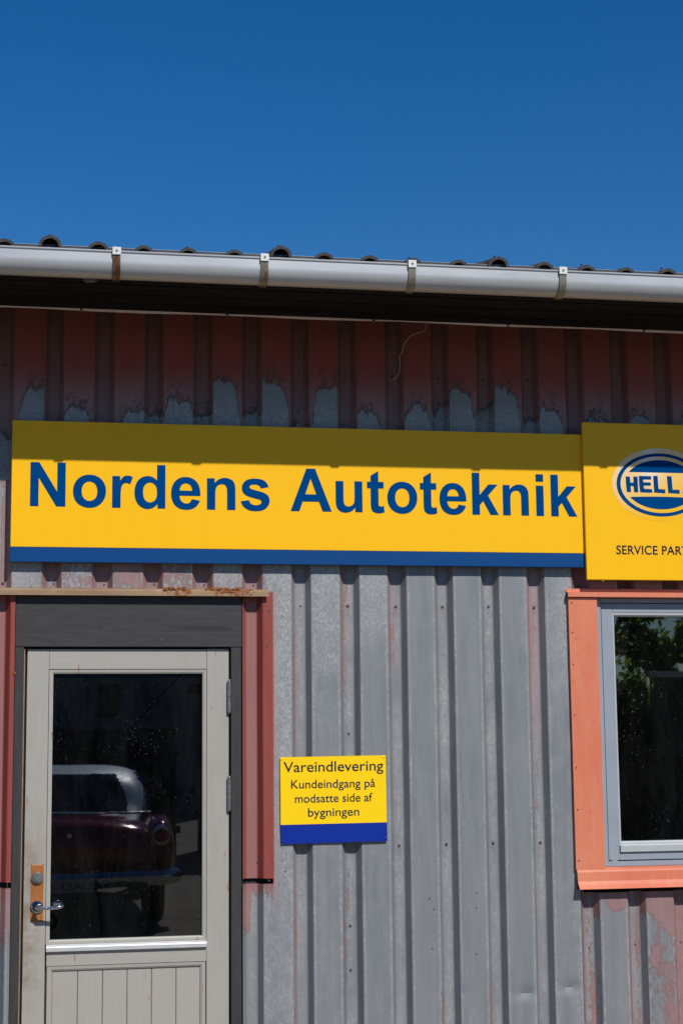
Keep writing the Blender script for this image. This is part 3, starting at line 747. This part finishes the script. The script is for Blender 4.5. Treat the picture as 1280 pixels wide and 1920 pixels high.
MB().box(2.808, WX1-.091, .058, .0635, 1.165, 2.290).build('glass_pane', M['glass2'], window)
MB().strip([(.06, 1.183), (.030, 1.180), (.012, 1.172), (.012, 1.143), (.06, 1.142)], 2.8035, WX1-.0870, True).build('drip_strip', M['win_light'], window)
MB().box(2.762, 2.790, .024, .05, 1.0998, 1.1035).build('sash_wedge', M['win_light'], window)
# flashings
def plate_piece(x0, x1, z0, z1, y, name, th=.0022, ret=.05):
    m = MB(); m.box(x0, x1, y, y+th, z0, z1, .0006); m.box(x1-th, x1, y+th+.0005, y+ret, z0, z1); m.box(x0, x0+th, y+th+.0005, y+.022, z0, z1)
    return m.build(name, M['orange'], B)
plate_piece(2.5650, 2.7110, 1.0660, 2.3700, -.020, 'side_flashing')
plate_piece(WX1+.005, WX1+.150, 1.0660, 2.3700, -.020, 'side_flashing')
MB().strip([(-.004, 2.4150), (-.006, 2.4150), (-.008, 2.3970), (-.0335, 2.3962), (-.0345, 2.3735), (-.030, 2.3722), (.03, 2.3722), (.03, 2.3745), (-.029, 2.3745), (-.031, 2.3935), (-.005, 2.395)], 2.5600, WX1+.155, True).build('head_flashing', M['orange'], B)
MB().strip([(.012, 1.0745), (-.022, 1.0650), (-.026, 1.0540), (-.030, 1.0120), (-.040, .9955), (-.056, .9770), (-.054, .9760), (-.037, .9935), (-.026, 1.0110), (.012, 1.070)], 2.5690, WX1+.150, True).build('sill_flashing', M['orange'], B)
fs = MB()
for z in (2.345, 2.20, 2.045, 1.80, 1.55, 1.35, 1.11): fs.cyl((2.5805+random.uniform(-.002, .003), -.020, z), (2.5805, -.0235, z), .0030, 8)
fo = fs.build('flashing_rivets', M['screw'], B); tag(fo, kind='stuff')
MB().box(2.575, 2.61, .046, .050, .955, 1.07).build('cover_strip', M['core'], B)

# ------------------------------------------------------------------ lettering
G = {
'N': (1479, ["150,0 150,1466 438,1466 1038,487 1038,1466 1313,1466 1313,0 1016,0 425,956 425,0"]),
'A': (1479, ["1471,0 1149,0 1021,333 435,333 314,0 0,0 571,1466 884,1466", "926,580 724,1124 526,580"]),
'o': (1251, ["82,546 82,686q 151,817 220,948q 346.5,1017 473,1086q 629,1086 870,1086q 1024,929.5 1178,773q 1178,534 1178,293q 1022.5,134.5 867,-24q 631,-24 485,-24q 352.5,42 220,108q 151,235.5 82,363q",
             "370,531 370,373q 445,289 520,205q 630,205 740,205q 814.5,289 889,373q 889,533 889,689q 814.5,773 740,857q 630,857 520,857q 445,773 370,689q"]),
'r': (797, ["416,0 135,0 135,1062 396,1062 396,911 463,1018q 516,1052 569,1086q 637,1086 733,1086q 822,1033 735,788 664,834q 603,834 544,834q 503,801.5 462,769q 439,684 416,599q 416,328"]),
'd': (1251, ["1121,0 860,0 860,156 795,65q 706.5,20.5 618,-24q 528,-24 345,-24q 214.5,123.5 84,271q 84,535 84,805q 211,945.5 338,1086q 532,1086 710,1086q 840,938 840,1466 1121,1466",
             "371,554 371,384q 418,308 486,198q 608,198 705,198q 773,280.5 841,363q 841,527 841,710q 775,790.5 709,871q 606,871 506,871q 438.5,791.5 371,712q"]),
'e': (1139, ["762,338 1042,291 988,137q 871.5,56.5 755,-24q 580,-24 303,-24q 170,157 65,302q 65,523 65,787q 203,936.5 341,1086q 552,1086 789,1086q 926,929.5 1063,773q 1057,450 353,450 356,325q 421,255.5 486,186q 583,186 649,186q 694,222 739,258q",
             "778,622 775,744q 715,807.5 655,871q 569,871 477,871q 417,804 357,737q 358,622"]),
'n': (1251, ["1113,0 832,0 832,542 832,714q 814,764.5 796,815q 755.5,843 715,871q 658,871 585,871q 527,831 469,791q 447.5,725 426,659q 426,481 426,0 145,0 145,1062 406,1062 406,906 545,1086q 756,1086 849,1086q 926,1052.5 1003,1019q 1042.5,967 1082,915q 1097.5,849 1113,783q 1113,660"]),
's': (1139, ["48,303 330,346 348,264q 403,221.5 458,179q 557,179 666,179q 721,219 758,247q 758,294 758,326q 738,347 717,367q 644,384 304,459q 213,521 87,607q 87,760 87,898q 196,992 305,1086q 534,1086 752,1086q 858,1015 964,944q 1004,805 739,756 722,818q 674.5,851 627,884q 539,884 428,884q 380,853 348,831q 348,796 348,766q 376,745 414,717q 638.5,666 863,615q 952,541 1040,466q 1040,332 1040,186q 918,81 796,-24q 557,-24 340,-24q 213.5,64 87,152q"]),
'u': (1251, ["847,0 847,159 789,74q 694.5,25 600,-24q 495,-24 388,-24q 303,23 218,70q 180,155 142,240q 142,390 142,1062 423,1062 423,574 423,350q 438.5,299.5 454,249q 495,219.5 536,190q 599,190 671,190q 728,229.5 785,269q 806,327.5 827,386q 827,614 827,1062 1108,1062 1108,0"]),
't': (682, ["634,1062 634,838 442,838 442,410 442,280q 447.5,258.5 453,237q 472.5,223 492,209q 520,209 559,209q 633,236 657,18 559,-24q 435,-24 359,-24q 298,1.5 237,27q 208.5,67.5 180,108q 169,177 160,226q 160,375 160,838 31,838 31,1062 160,1062 160,1273 442,1437 442,1062"]),
'k': (1139, ["137,0 137,1466 418,1466 418,688 747,1062 1093,1062 730,674 1119,0 816,0 549,477 418,340 418,0"]),
'i': (569, ["147,1206 147,1466 428,1466 428,1206", "147,0 147,1062 428,1062 428,0"]),
}
def contour(sx):
    pts = []
    for tk in sx.split():
        q = tk.endswith('q'); x, y = tk.rstrip('q').split(','); pts.append((float(x), float(y), q))
    # in the notation above 'x,yq' is a control point between its neighbours
    out = []; n = len(pts)
    for i, (x, y, q) in enumerate(pts):
        if not q: out.append((x, y))
        else:
            a = pts[i-1]; b = pts[(i+1) % n]
            for k in range(1, 7):
                t = k/7; out.append(((1-t)**2*a[0]+2*t*(1-t)*x+t*t*b[0], (1-t)**2*a[1]+2*t*(1-t)*y+t*t*b[1]))
    return out
def fill_mesh(name, loops, mat, ext=.0004):
    cu = bpy.data.curves.new(name, 'CURVE'); cu.dimensions = '2D'; cu.fill_mode = 'BOTH'; cu.extrude = ext
    for lp in loops:
        s = cu.splines.new('POLY'); s.points.add(len(lp)-1); s.use_cyclic_u = True
        for p, (x, y) in zip(s.points, lp): p.co = (x, y, 0, 1)
    o = bpy.data.objects.new(name, cu); COL.objects.link(o)
    me = bpy.data.meshes.new_from_object(o); bpy.data.objects.remove(o); bpy.data.curves.remove(cu)
    me.name = name; me.materials.clear(); me.materials.append(mat)
    me.transform(Matrix.Rotation(R_(90), 4, 'X')); return me
def put(name, me, parent, x, y, z, sx=1, sz=1, rot=0):
    me.transform(Matrix.Rotation(rot, 4, 'Y') @ Matrix.Diagonal((sx, 1, sz, 1)))
    return link(name, me, parent, (x, y, z)) if parent.parent is None else None
def text_mesh(txt, mat, width=None, cap=None, spacing=1.0, off=0.0):
    cu = bpy.data.curves.new('t', 'FONT'); cu.body = txt; cu.size = 1; cu.space_character = spacing; cu.offset = off; cu.extrude = .0004
    cu.align_x = 'LEFT'
    o = bpy.data.objects.new('t', cu); COL.objects.link(o)
    me = bpy.data.meshes.new_from_object(o); bpy.data.objects.remove(o); bpy.data.curves.remove(cu)
    me.materials.clear(); me.materials.append(mat)
    xs = [v.co.x for v in me.vertices]; x0, x1 = min(xs), max(xs)
    sx = width/(x1-x0) if width else 1
    me.transform(Matrix.Translation((-x0, 0, 0))); return me, sx

# ---- main sign
S1 = empty('main_sign', (1.27, -.045, 2.51))
tag(S1, 'long yellow sign with a blue stripe reading Nordens Autoteknik', 'sign')
MB().box(-.1075, 2.6545, -.045, -.018, 2.5850, 3.1770, .0012).build('yellow_panel', M['yellow'], S1)
MB().box(-.1075, 2.6545, -.0452, -.018, 2.5160, 2.5845, .0012).build('blue_stripe', M['blue'], S1)
fr = MB(); fr.box(-.05, 2.6, -.0178, -.002, 2.56, 2.59); fr.box(-.05, 2.6, -.0178, -.002, 3.08, 3.11); fr.build('mounting_rail', M['steel'], S1)
def word(w_, x0, x1, zb, cap):
    adv = 0; pens = []
    for ch in w_: pens.append(adv); adv += G[ch][0]
    def ext(ch): xs = [p[0] for lp in G[ch][1] for p in contour(lp)]; return min(xs), max(xs)
    a = ext(w_[0])[0]; b = pens[-1]+ext(w_[-1])[1]; sx = (x1-x0)/(b-a); sz = cap/1466
    for k, (ch, pen) in enumerate(zip(w_, pens)):
        loops = [[((px+pen-a)*sx, py*sz) for px, py in contour(lp)] for lp in G[ch][1]]
        me = fill_mesh('letter', loops, M['blue_text']); fx = k/max(1, len(w_)-1)
        link('letter', me, S1, (x0, -.0462, zb-.0035*fx*(x1-x0)))
word('Nordens', -.0222, 1.0935, 2.7752, .2060); word('Autoteknik', 1.1940, 2.6150, 2.7715, .2060)

# ---- brand sign
S2 = empty('brand_sign', (3.047, -.068, 2.453))
tag(S2, 'square yellow sign above the window with a blue oval logo and SERVICE PARTNER text', 'sign')
MB().box(2.6475, 3.450, -.068, -.0475, 2.4535, 3.2350, .002).build('sign_box', M['yellow'], S2)
def ellipse(cx, cz, a, b, n=72, t0=0, t1=2*math.pi, end=False): return [(cx+a*math.cos(t0+(t1-t0)*k/n), cz+b*math.sin(t0+(t1-t0)*k/n)) for k in range(n+(1 if end else 0))]
def mat_halo():
    t = NT('pearl_white_print'); X = t.sep()
    f = t.rng(t.math('ADD', t.math('MULTIPLY', t.math('SUBTRACT', X[2], 2.93), 3.2), t.math('MULTIPLY', t.math('SUBTRACT', 3.02, X[0]), 1.6)), -.45, .85)
    gl = t.math('MULTIPLY', t.rng(X[0], 2.86, 2.98), t.rng(X[0], 3.12, 3.0)); gl = t.math('MULTIPLY', gl, t.rng(X[2], 2.86, 2.99))
    f = t.math('MAXIMUM', t.math('MULTIPLY', f, .62), t.math('MULTIPLY', gl, .85))
    c = t.mix(f, (.86, .47, .005), (.80, .74, .66)); t.pbr(c, .3, 0, None, .4); return t.m
LX, LZ = 3.043, 2.9295
link('logo_halo', fill_mesh('logo_halo', [ellipse(LX, LZ, .252, .183)], mat_halo(), .0002), S2, (0, -.0684, 0))
link('logo_ring', fill_mesh('logo_ring', [ellipse(0, -.001, .2285, .1580), ellipse(0, 0, .2085, .1420)], M['blue_text']), S2, (LX, -.0692, LZ))
def cap_loop(a, b, zc, sign, sag=0):
    t = math.asin(zc/b); arc = ellipse(0, 0, a, b, 40, t, math.pi-t, True)
    base = [(-math.cos(t)*a + 2*math.cos(t)*a*k/12, zc+sag*math.sin(math.pi*k/12)) for k in range(1, 12)]
    return [(x, sign*z) for x, z in arc+base]
link('logo_segment', fill_mesh('logo_segment', [cap_loop(.188, .1230, .0610, 1)], M['blue_text']), S2, (LX, -.0692, LZ))
link('logo_segment', fill_mesh('logo_segment', [cap_loop(.188, .1230, .0640, -1, -.004)], M['blue_text']), S2, (LX, -.0692, LZ))
def poly(sx): return [tuple(map(float, p.split(','))) for p in sx.split()]
HL = [('H', -.1805, "0,.082 .021,.082 .022,.050 .038,.050 .038,.082 .059,.082 .060,0 .039,0 .038,.032 .023,.032 .024,0 .004,0 .001,.04"),
      ('E', -.1120, "0,.086 .061,.086 .061,.068 .021,.068 .021,.053 .058,.053 .058,.036 .023,.036 .024,.019 .064,.017 .064,-.001 .004,0 .001,.04"),
      ('L', -.0370, "0,.088 .022,.088 .024,.019 .058,.017 .057,-.003 .002,0"),
      ('L', .0345, "0,.088 .023,.088 .026,.017 .061,.017 .061,-.004 .004,-.001"),
      ('A', .1130, "0,0 .020,.086 .049,.086 .074,0 .053,0 .049,.016 .023,.016 .020,0")]
for ch, x, p in HL:
    loops = [[(px_*1.045, .004+pz_*.95) for px_, pz_ in lp] for lp in [poly(p)] + ([poly("0.0275,.033 .0445,.033 .036,.066")] if ch == 'A' else [])]
    link('letter', fill_mesh('letter', loops, M['blue_text']), S2, (LX+x, -.0692, LZ-.044))
me, sx = text_mesh('SERVICE PARTNER', M['navy_text'], .486, spacing=1.04, off=.010)
cap_h = .7288
me.transform(Matrix.Diagonal((sx, .0447/cap_h, 1, 1))); me.transform(Matrix.Rotation(R_(90), 4, 'X'))
link('text_line', me, S2, (2.8020, -.0690, 2.5810))
sc_ = MB(); sc_.sph((2.732, -.058, 2.4515), .006, (1, 1, 1), 8); sc_.build('fixing_screw', M['yellow'], S2, True)

# ---- small notice
S3 = empty('notice_sign', (1.395, -.008, 1.2150))
tag(S3, 'small yellow and blue notice board reading Vareindlevering on the bare grey cladding', 'sign')
def quad(P, y0, y1):
    m = MB(); f = [m.bm.verts.new((x, y0, z)) for x, z in P]; b = [m.bm.verts.new((x, y1, z)) for x, z in P]
    m.bm.faces.new(f); m.bm.faces.new(b[::-1])
    for k in range(4): m.bm.faces.new((f[k], f[(k+1) % 4], b[(k+1) % 4], b[k]))
    return m
quad([(1.1440, 1.3030), (1.6472, 1.3062), (1.6450, 1.6180), (1.1430, 1.6135)], -.0135, -.0095).build('yellow_panel', M['lemon'], S3)
quad([(1.1460, 1.2150), (1.6478, 1.2190), (1.6472, 1.3058), (1.1440, 1.3026)], -.0136, -.0095).build('blue_panel', M['royal'], S3)
TILT = R_(-.35)
def line(txt, x0, x1, zb, caph, ref_cap=.7288):
    me, sx = text_mesh(txt, M['navy_text'], x1-x0, off=.003); me.transform(Matrix.Diagonal((sx, caph/ref_cap, 1, 1)))
    me.transform(Matrix.Rotation(R_(90), 4, 'X')); me.transform(Matrix.Rotation(TILT, 4, 'Y')); link('text_line', me, S3, (x0, -.0144, zb))
line('Vareindlevering', 1.1590, 1.6330, 1.5445, .0500); line('Kundeindgang på', 1.1940, 1.5935, 1.4690, .0405)
line('modsatte side af', 1.2115, 1.5790, 1.4030, .0405); line('bygningen', 1.2730, 1.5150, 1.3390, .0405)
for x, z, mt in ((1.150, 1.604, 'lemon'), (1.636, 1.609, 'lemon'), (1.153, 1.228, 'royal'), (1.638, 1.232, 'royal')):
    MB().sph((x, -.0135, z), .0065, (1, .55, 1), 10).build('screw_cap', M[mt], S3, True)

# ------------------------------------------------------------------ the yard behind the camera (seen mirrored in the glass)
def loft(stations, n=36):
    """stations: (y, w, zb, zt, e, cx)"""
    bm = bmesh.new(); rings = []
    for (y, w_, zb, zt, e, cx) in stations:
        ring = []
        for k in range(n):
            a = 2*math.pi*k/n; c, s_ = math.cos(a), math.sin(a)
            x = w_*math.copysign(abs(c)**(2/e), c); z = (zb+zt)/2+(zt-zb)/2*math.copysign(abs(s_)**(2/e), s_)
            ring.append(bm.verts.new((cx+x, y, z)))
        rings.append(ring)
    for a, b in zip(rings, rings[1:]):
        for k in range(n): bm.faces.new((a[k], a[(k+1) % n], b[(k+1) % n], b[k]))
    bm.faces.new(rings[0]); bm.faces.new(rings[-1][::-1]); bmesh.ops.recalc_face_normals(bm, faces=bm.faces); return bm
def interp(st, m=5):
    out = []
    for i in range(len(st)-1):
        p0 = st[max(i-1, 0)]; p1 = st[i]; p2 = st[i+1]; p3 = st[min(i+2, len(st)-1)]
        for k in range(m):
            t = k/m; out.append(tuple(.5*((2*b)+(-a+c)*t+(2*a-5*b+4*c-d)*t*t+(-a+3*b-3*c+d)*t**3) for a, b, c, d in zip(p0, p1, p2, p3)))
    out.append(st[-1]); return out
def bm_obj(bm, name, mats, parent, loc=None, smooth=True, ang=50):
    me = bpy.data.meshes.new(name); bm.to_mesh(me); bm.free()
    for m in mats: me.materials.append(m)
    if smooth:
        for p in me.polygons: p.use_smooth = True
        me.set_sharp_from_angle(angle=R_(ang))
    return link(name, me, parent, loc)
CX, CY = .36, -8.15
car = empty('vintage_car', (CX, CY, 0)); tag(car, 'vintage burgundy car with pale blue roof, seen reflected in the door glass', 'car')
E2 = 3.2
body = interp([(0, .74, .46, .80, 2.6, 0), (-.12, .86, .38, .96, 2.8, 0), (-.45, .92, .32, 1.02, E2, 0), (-1.1, .95, .28, 1.02, E2, 0), (-2.3, .96, .28, 1.0, E2, 0), (-3.3, .94, .28, 1.01, E2, 0), (-4.1, .88, .32, .96, E2, 0), (-4.55, .74, .42, .82, 2.6, 0)])
bm_obj(loft(body), 'body', [M['car_red']], car, (CX, CY, 0))
for sgn in (-1, 1):
    fn = interp([(.10, .07, .66, .90, 2.2, sgn*.86), (.02, .13, .50, .98, 2.4, sgn*.86), (-.3, .16, .36, 1.03, 2.6, sgn*.87), (-.9, .16, .34, 1.02, 2.6, sgn*.87), (-1.5, .13, .4, .96, 2.5, sgn*.87), (-1.8, .05, .5, .8, 2.2, sgn*.86)])
    bm_obj(loft(fn, 24), 'rear_fender', [M['car_red']], car, (CX, CY, 0))
    m = MB(); m.sph((sgn*.86, .12, .86), .085, (1, .6, .75), 16); m.build('tail_light', M['red_lens'], car, True, (CX, CY, 0))
    m = MB(); m.cyl((sgn*.86, .06, .86), (sgn*.86, .125, .86), .10, 20, .088); m.build('light_bezel', M['chrome'], car, True, (CX, CY, 0))
    for yw in (-.95, -3.55):
        m = MB(); m.cyl((sgn*.76, yw, .33), (sgn*.96, yw, .33), .33, 28); wh = m.build('wheel', M['tyre'], car, True, (CX, CY, 0))
        m = MB(); m.cyl((sgn*.955, yw, .33), (sgn*.972, yw, .33), .20, 24); q = m.build('hub_cap', M['chrome'], wh, True)
gh = interp([(-.95, .70, .90, 1.00, 2.8, 0), (-1.12, .74, .90, 1.13, 2.8, 0), (-1.38, .78, .90, 1.36, 3.0, 0), (-1.75, .80, .9, 1.47, 3.4, 0), (-2.3, .80, .9, 1.49, 3.6, 0), (-2.8, .78, .9, 1.44, 3.4, 0), (-3.15, .74, .9, 1.22, 3.0, 0), (-3.4, .70, .9, 1.0, 2.8, 0)], 16)
bm = loft(gh, 140)
for f in bm.faces:
    c = f.calc_center_median()
    rear = abs(c.x) < .60-.12*max(0, (c.z-1.15)/.3) and c.y > -1.60 and 1.04 < c.z < 1.40
    side = abs(c.x) > .66 and 1.06 < c.z < 1.35 and (-2.05 < c.y < -1.55 or -2.95 < c.y < -2.12)
    front = abs(c.x) < .64 and c.y < -2.86 and 1.05 < c.z < 1.38
    f.material_index = 1 if (rear or side or front) else 0
bm2 = bm.copy()
bmesh.ops.delete(bm, geom=[f for f in bm.faces if f.material_index == 1], context='FACES'); bmesh.ops.delete(bm2, geom=[f for f in bm2.faces if f.material_index == 0], context='FACES')
for f in bm2.faces: f.material_index = 0
bm_obj(bm, 'car_roof', [M['car_blue']], car, (CX, CY, 0)); bm_obj(bm2, 'car_window', [M['car_glass']], car, (CX, CY, 0))
m = MB()
for sgn in (-1, 1):
    for o_ in (0, .05): m.tube([(sgn*(.795+.01*o_), -1.50-o_, 1.02), (sgn*.80, -1.55-o_, 1.2), (sgn*.775, -1.62-o_, 1.33), (sgn*.70, -1.75-o_, 1.42)], .011, 8)
m.build('pillar_trim', M['chrome'], car, True, (CX, CY, 0))
m = MB(); m.tube([(-1.0, -.35, .46), (-.99, .02, .46), (-.86, .17, .46), (-.4, .22, .46), (.4, .22, .46), (.86, .17, .46), (.99, .02, .46), (1.0, -.35, .46)], .075, 12); m.build('bumper', M['chrome'], car, True, (CX, CY, 0))
m = MB(); m.tube([(-.80, -.60, 1.045), (-.2, -.35, 1.045), (.2, -.35, 1.045), (.80, -.60, 1.045)], .012, 8); m.cyl((0, .0, .86), (0, .02, .86), .022, 16); m.build('boot_trim', M['chrome'], car, True, (CX, CY, 0))
m = MB(); m.box(-.26, .26, .300, .305, .36, .47, .001); pl = m.build('number_plate', M['plate_white'], car, False, (CX, CY, 0))
m = MB(); m.box(-.26, -.222, .3051, .3062, .36, .47); m.build('plate_band', M['royal'], pl)
me, sx = text_mesh('UAD 71', M['black'], .42); me.transform(Matrix.Diagonal((sx, .10, 1, 1))); me.transform(Matrix.Rotation(R_(90), 4, 'X')); me.transform(Matrix.Rotation(R_(180), 4, 'Z'))
o = link('plate_text', me, pl); o.location = Vector((.20, .3065, .38))
# plate faces the workshop, so its band sits at the reader's left
pl.children[0].location = (.482, 0, 0)

# brown board fence, shed, pole and stay wire, hedges
hall = empty('grey_hall', (-4, -34, 0)); tag(hall, 'plain blue grey hall with a small square window far across the yard', 'building')
hp = mat_plain('blue_grey_render', (.16, .185, .21), .85, var=.15, sc=1.2, bump=.2, bsc=8)
MB().box(-14, 4.55, -44, -34, 0, 8.6).build('wall', hp, hall)
MB().box(-14.4, 4.9, -44.4, -33.6, 8.6, 8.9).build('roof', M['dark_timber'], hall)
MB().box(1.68, 2.02, -33.99, -33.93, 2.50, 3.2).build('window', M['black'], hall)
MB().box(1.62, 2.08, -33.995, -33.95, 2.43, 3.27).build('window_frame', M['dark_timber'], hall)
fence = empty('board_fence', (-.6, -18.0, 0)); tag(fence, 'brown board fence across the yard, mirrored in the door glass', 'fence')
bmsh = MB().box(-.056, .056, -.011, .011, .03, 1.95, .002).mesh('board', M['brown_wood'])
for k in range(52):
    o = bpy.data.objects.new('board', bmsh); COL.objects.link(o); o.parent = fence
    o.location = (-3.4+k*.121, random.uniform(-.004, .004), random.uniform(-.02, .02))
MB().box(-4.1, 2.3, -18.06, -18.015, .4, .5).box(-4.1, 2.3, -18.06, -18.015, 1.5, 1.6).build('rail', M['brown_wood'], fence)
shed = empty('timber_shed', (4.1, -18.5, 0)); tag(shed, 'dark brown timber shed with a flat pale roof edge across the yard', 'shed')
MB().box(2.75, 5.4, -20.0, -17.05, 0, 2.55).build('wall', M['brown_wood'], shed)
smsh = MB().box(-.07, .07, -.012, .012, .03, 2.53, .002).mesh('board', M['brown_wood'])
for k in range(18):
    o = bpy.data.objects.new('board', smsh); COL.objects.link(o); o.parent = shed; o.location = (2.83+k*.148-4.1, -17.035+18.5, 0)
MB().box(2.6, 5.55, -20.2, -16.85, 2.56, 2.68, .005).build('roof', M['dark_timber'], shed)
pole = MB().cyl((2.52, -16.6, 0), (2.52, -16.6, 6.2), .085, 12, .06).build('utility_pole', M['pole'], None, True); tag(pole, 'slim grey timber utility pole beside the brown shed', 'pole')
wire = MB().tube([(2.52, -16.58, 3.1), (1.6, -16.5, 2.15), (-.2, -16.4, .25), (-.4, -16.4, 0)], .016, 6).build('stay_wire', M['gap'], None, True); tag(wire, 'diagonal stay wire running down from the timber pole', 'wire')
def hedge(x0, x1, y, z1, dep, n, label, seed, bumps=.35, mat=None):
    rnd = random.Random(seed); verts = []; faces = []
    for _ in range(n):
        x = rnd.uniform(x0, x1); top = z1*(1+bumps*.5*mn.noise(Vector((x*.9, seed, 0)))+.12*mn.noise(Vector((x*3.5, seed, 3))))
        z = rnd.uniform(.05, 1)**.8*top; yy = y+rnd.uniform(-1, 1)*dep*(1-.35*(z/top)**3)+.25*mn.noise(Vector((x*1.3, z*1.3, seed)))
        if mn.noise(Vector((x*2.2, z*2.2, yy*2))) < -.28: continue
        r = rnd.uniform(.05, .10); a = Vector((rnd.gauss(0, 1), rnd.gauss(0, 1), rnd.gauss(0, .7))).normalized(); b = a.orthogonal().normalized()
        c = a.cross(b); b = (b*math.cos(z*9)+c*math.sin(z*9)); c = a.cross(b); p = Vector((x, yy, z)); q = len(verts)
        verts += [p-b*r, p+c*r*.45+a*r*.1, p+b*r, p-c*r*.45+a*r*.1]; faces.append((q, q+1, q+2, q+3))
    me = bpy.data.meshes.new('foliage'); me.from_pydata([tuple(v) for v in verts], [], faces); me.materials.append(mat or M['leaf'])
    root = empty('hedge', ((x0+x1)/2, y, 0)); tag(root, label, 'hedge'); link('foliage', me, root)
    st_ = MB(); k = x0+.3
    while k < x1-.2:
        st_.tube([(k, y, 0), (k+rnd.uniform(-.1, .1), y+.05, z1*.35), (k+rnd.uniform(-.25, .25), y-.05, z1*.75)], .03, 6, [.04, .03, .012]); k += .7
    st_.build('stems', M['bark'], root, True)
    return root
hedge(4.9, 12.5, -12.6, 3.35, .24, 38000, 'tall leafy green hedge mirrored in the right window', 5)
hedge(-3.6, 1.15, -16.9, 1.75, .45, 12000, 'dark low hedge in front of the brown board fence', 11, mat=M['leaf_dark'])
dfn = empty('added_dark_fence', (8.6, -11.9, 0)); tag(dfn, 'added dark board fence that darkens the lower hedge reflection in the right window', 'fence')  # added fence, keeps the lower part of the mirrored hedge dark
dsh = MB().box(-.068, .068, -.011, .011, .02, 2.05, .002).mesh('board', M['dark_timber'])
for k in range(52):
    o = bpy.data.objects.new('board', dsh); COL.objects.link(o); o.parent = dfn
    o.location = (-3.6+k*.1385, random.uniform(-.003, .003), random.uniform(-.012, .012))
MB().box(4.95, 12.2, -11.955, -11.915, .4, .5).box(4.95, 12.2, -11.955, -11.915, 1.6, 1.7).build('rail', M['dark_timber'], dfn)
wl = empty('garden_screen', (9.6, -11.2, 0)); tag(wl, 'raised screen panel with a pale cap standing in front of the tall hedge', 'screen')
MB().box(7.40, 11.5, -11.3, -11.2, 1.5, 2.46).box(7.5, 7.62, -11.3, -11.2, 0, 1.499).box(9.5, 9.62, -11.3, -11.2, 0, 1.499).box(11.3, 11.42, -11.3, -11.2, 0, 1.499).build('panel', mat_plain('moss_panel', (.11, .10, .055), .85, var=.3, sc=5), wl)
MB().box(7.36, 11.6, -11.38, -11.12, 2.461, 2.53, .004).build('coping', M['pale_wood'], wl)
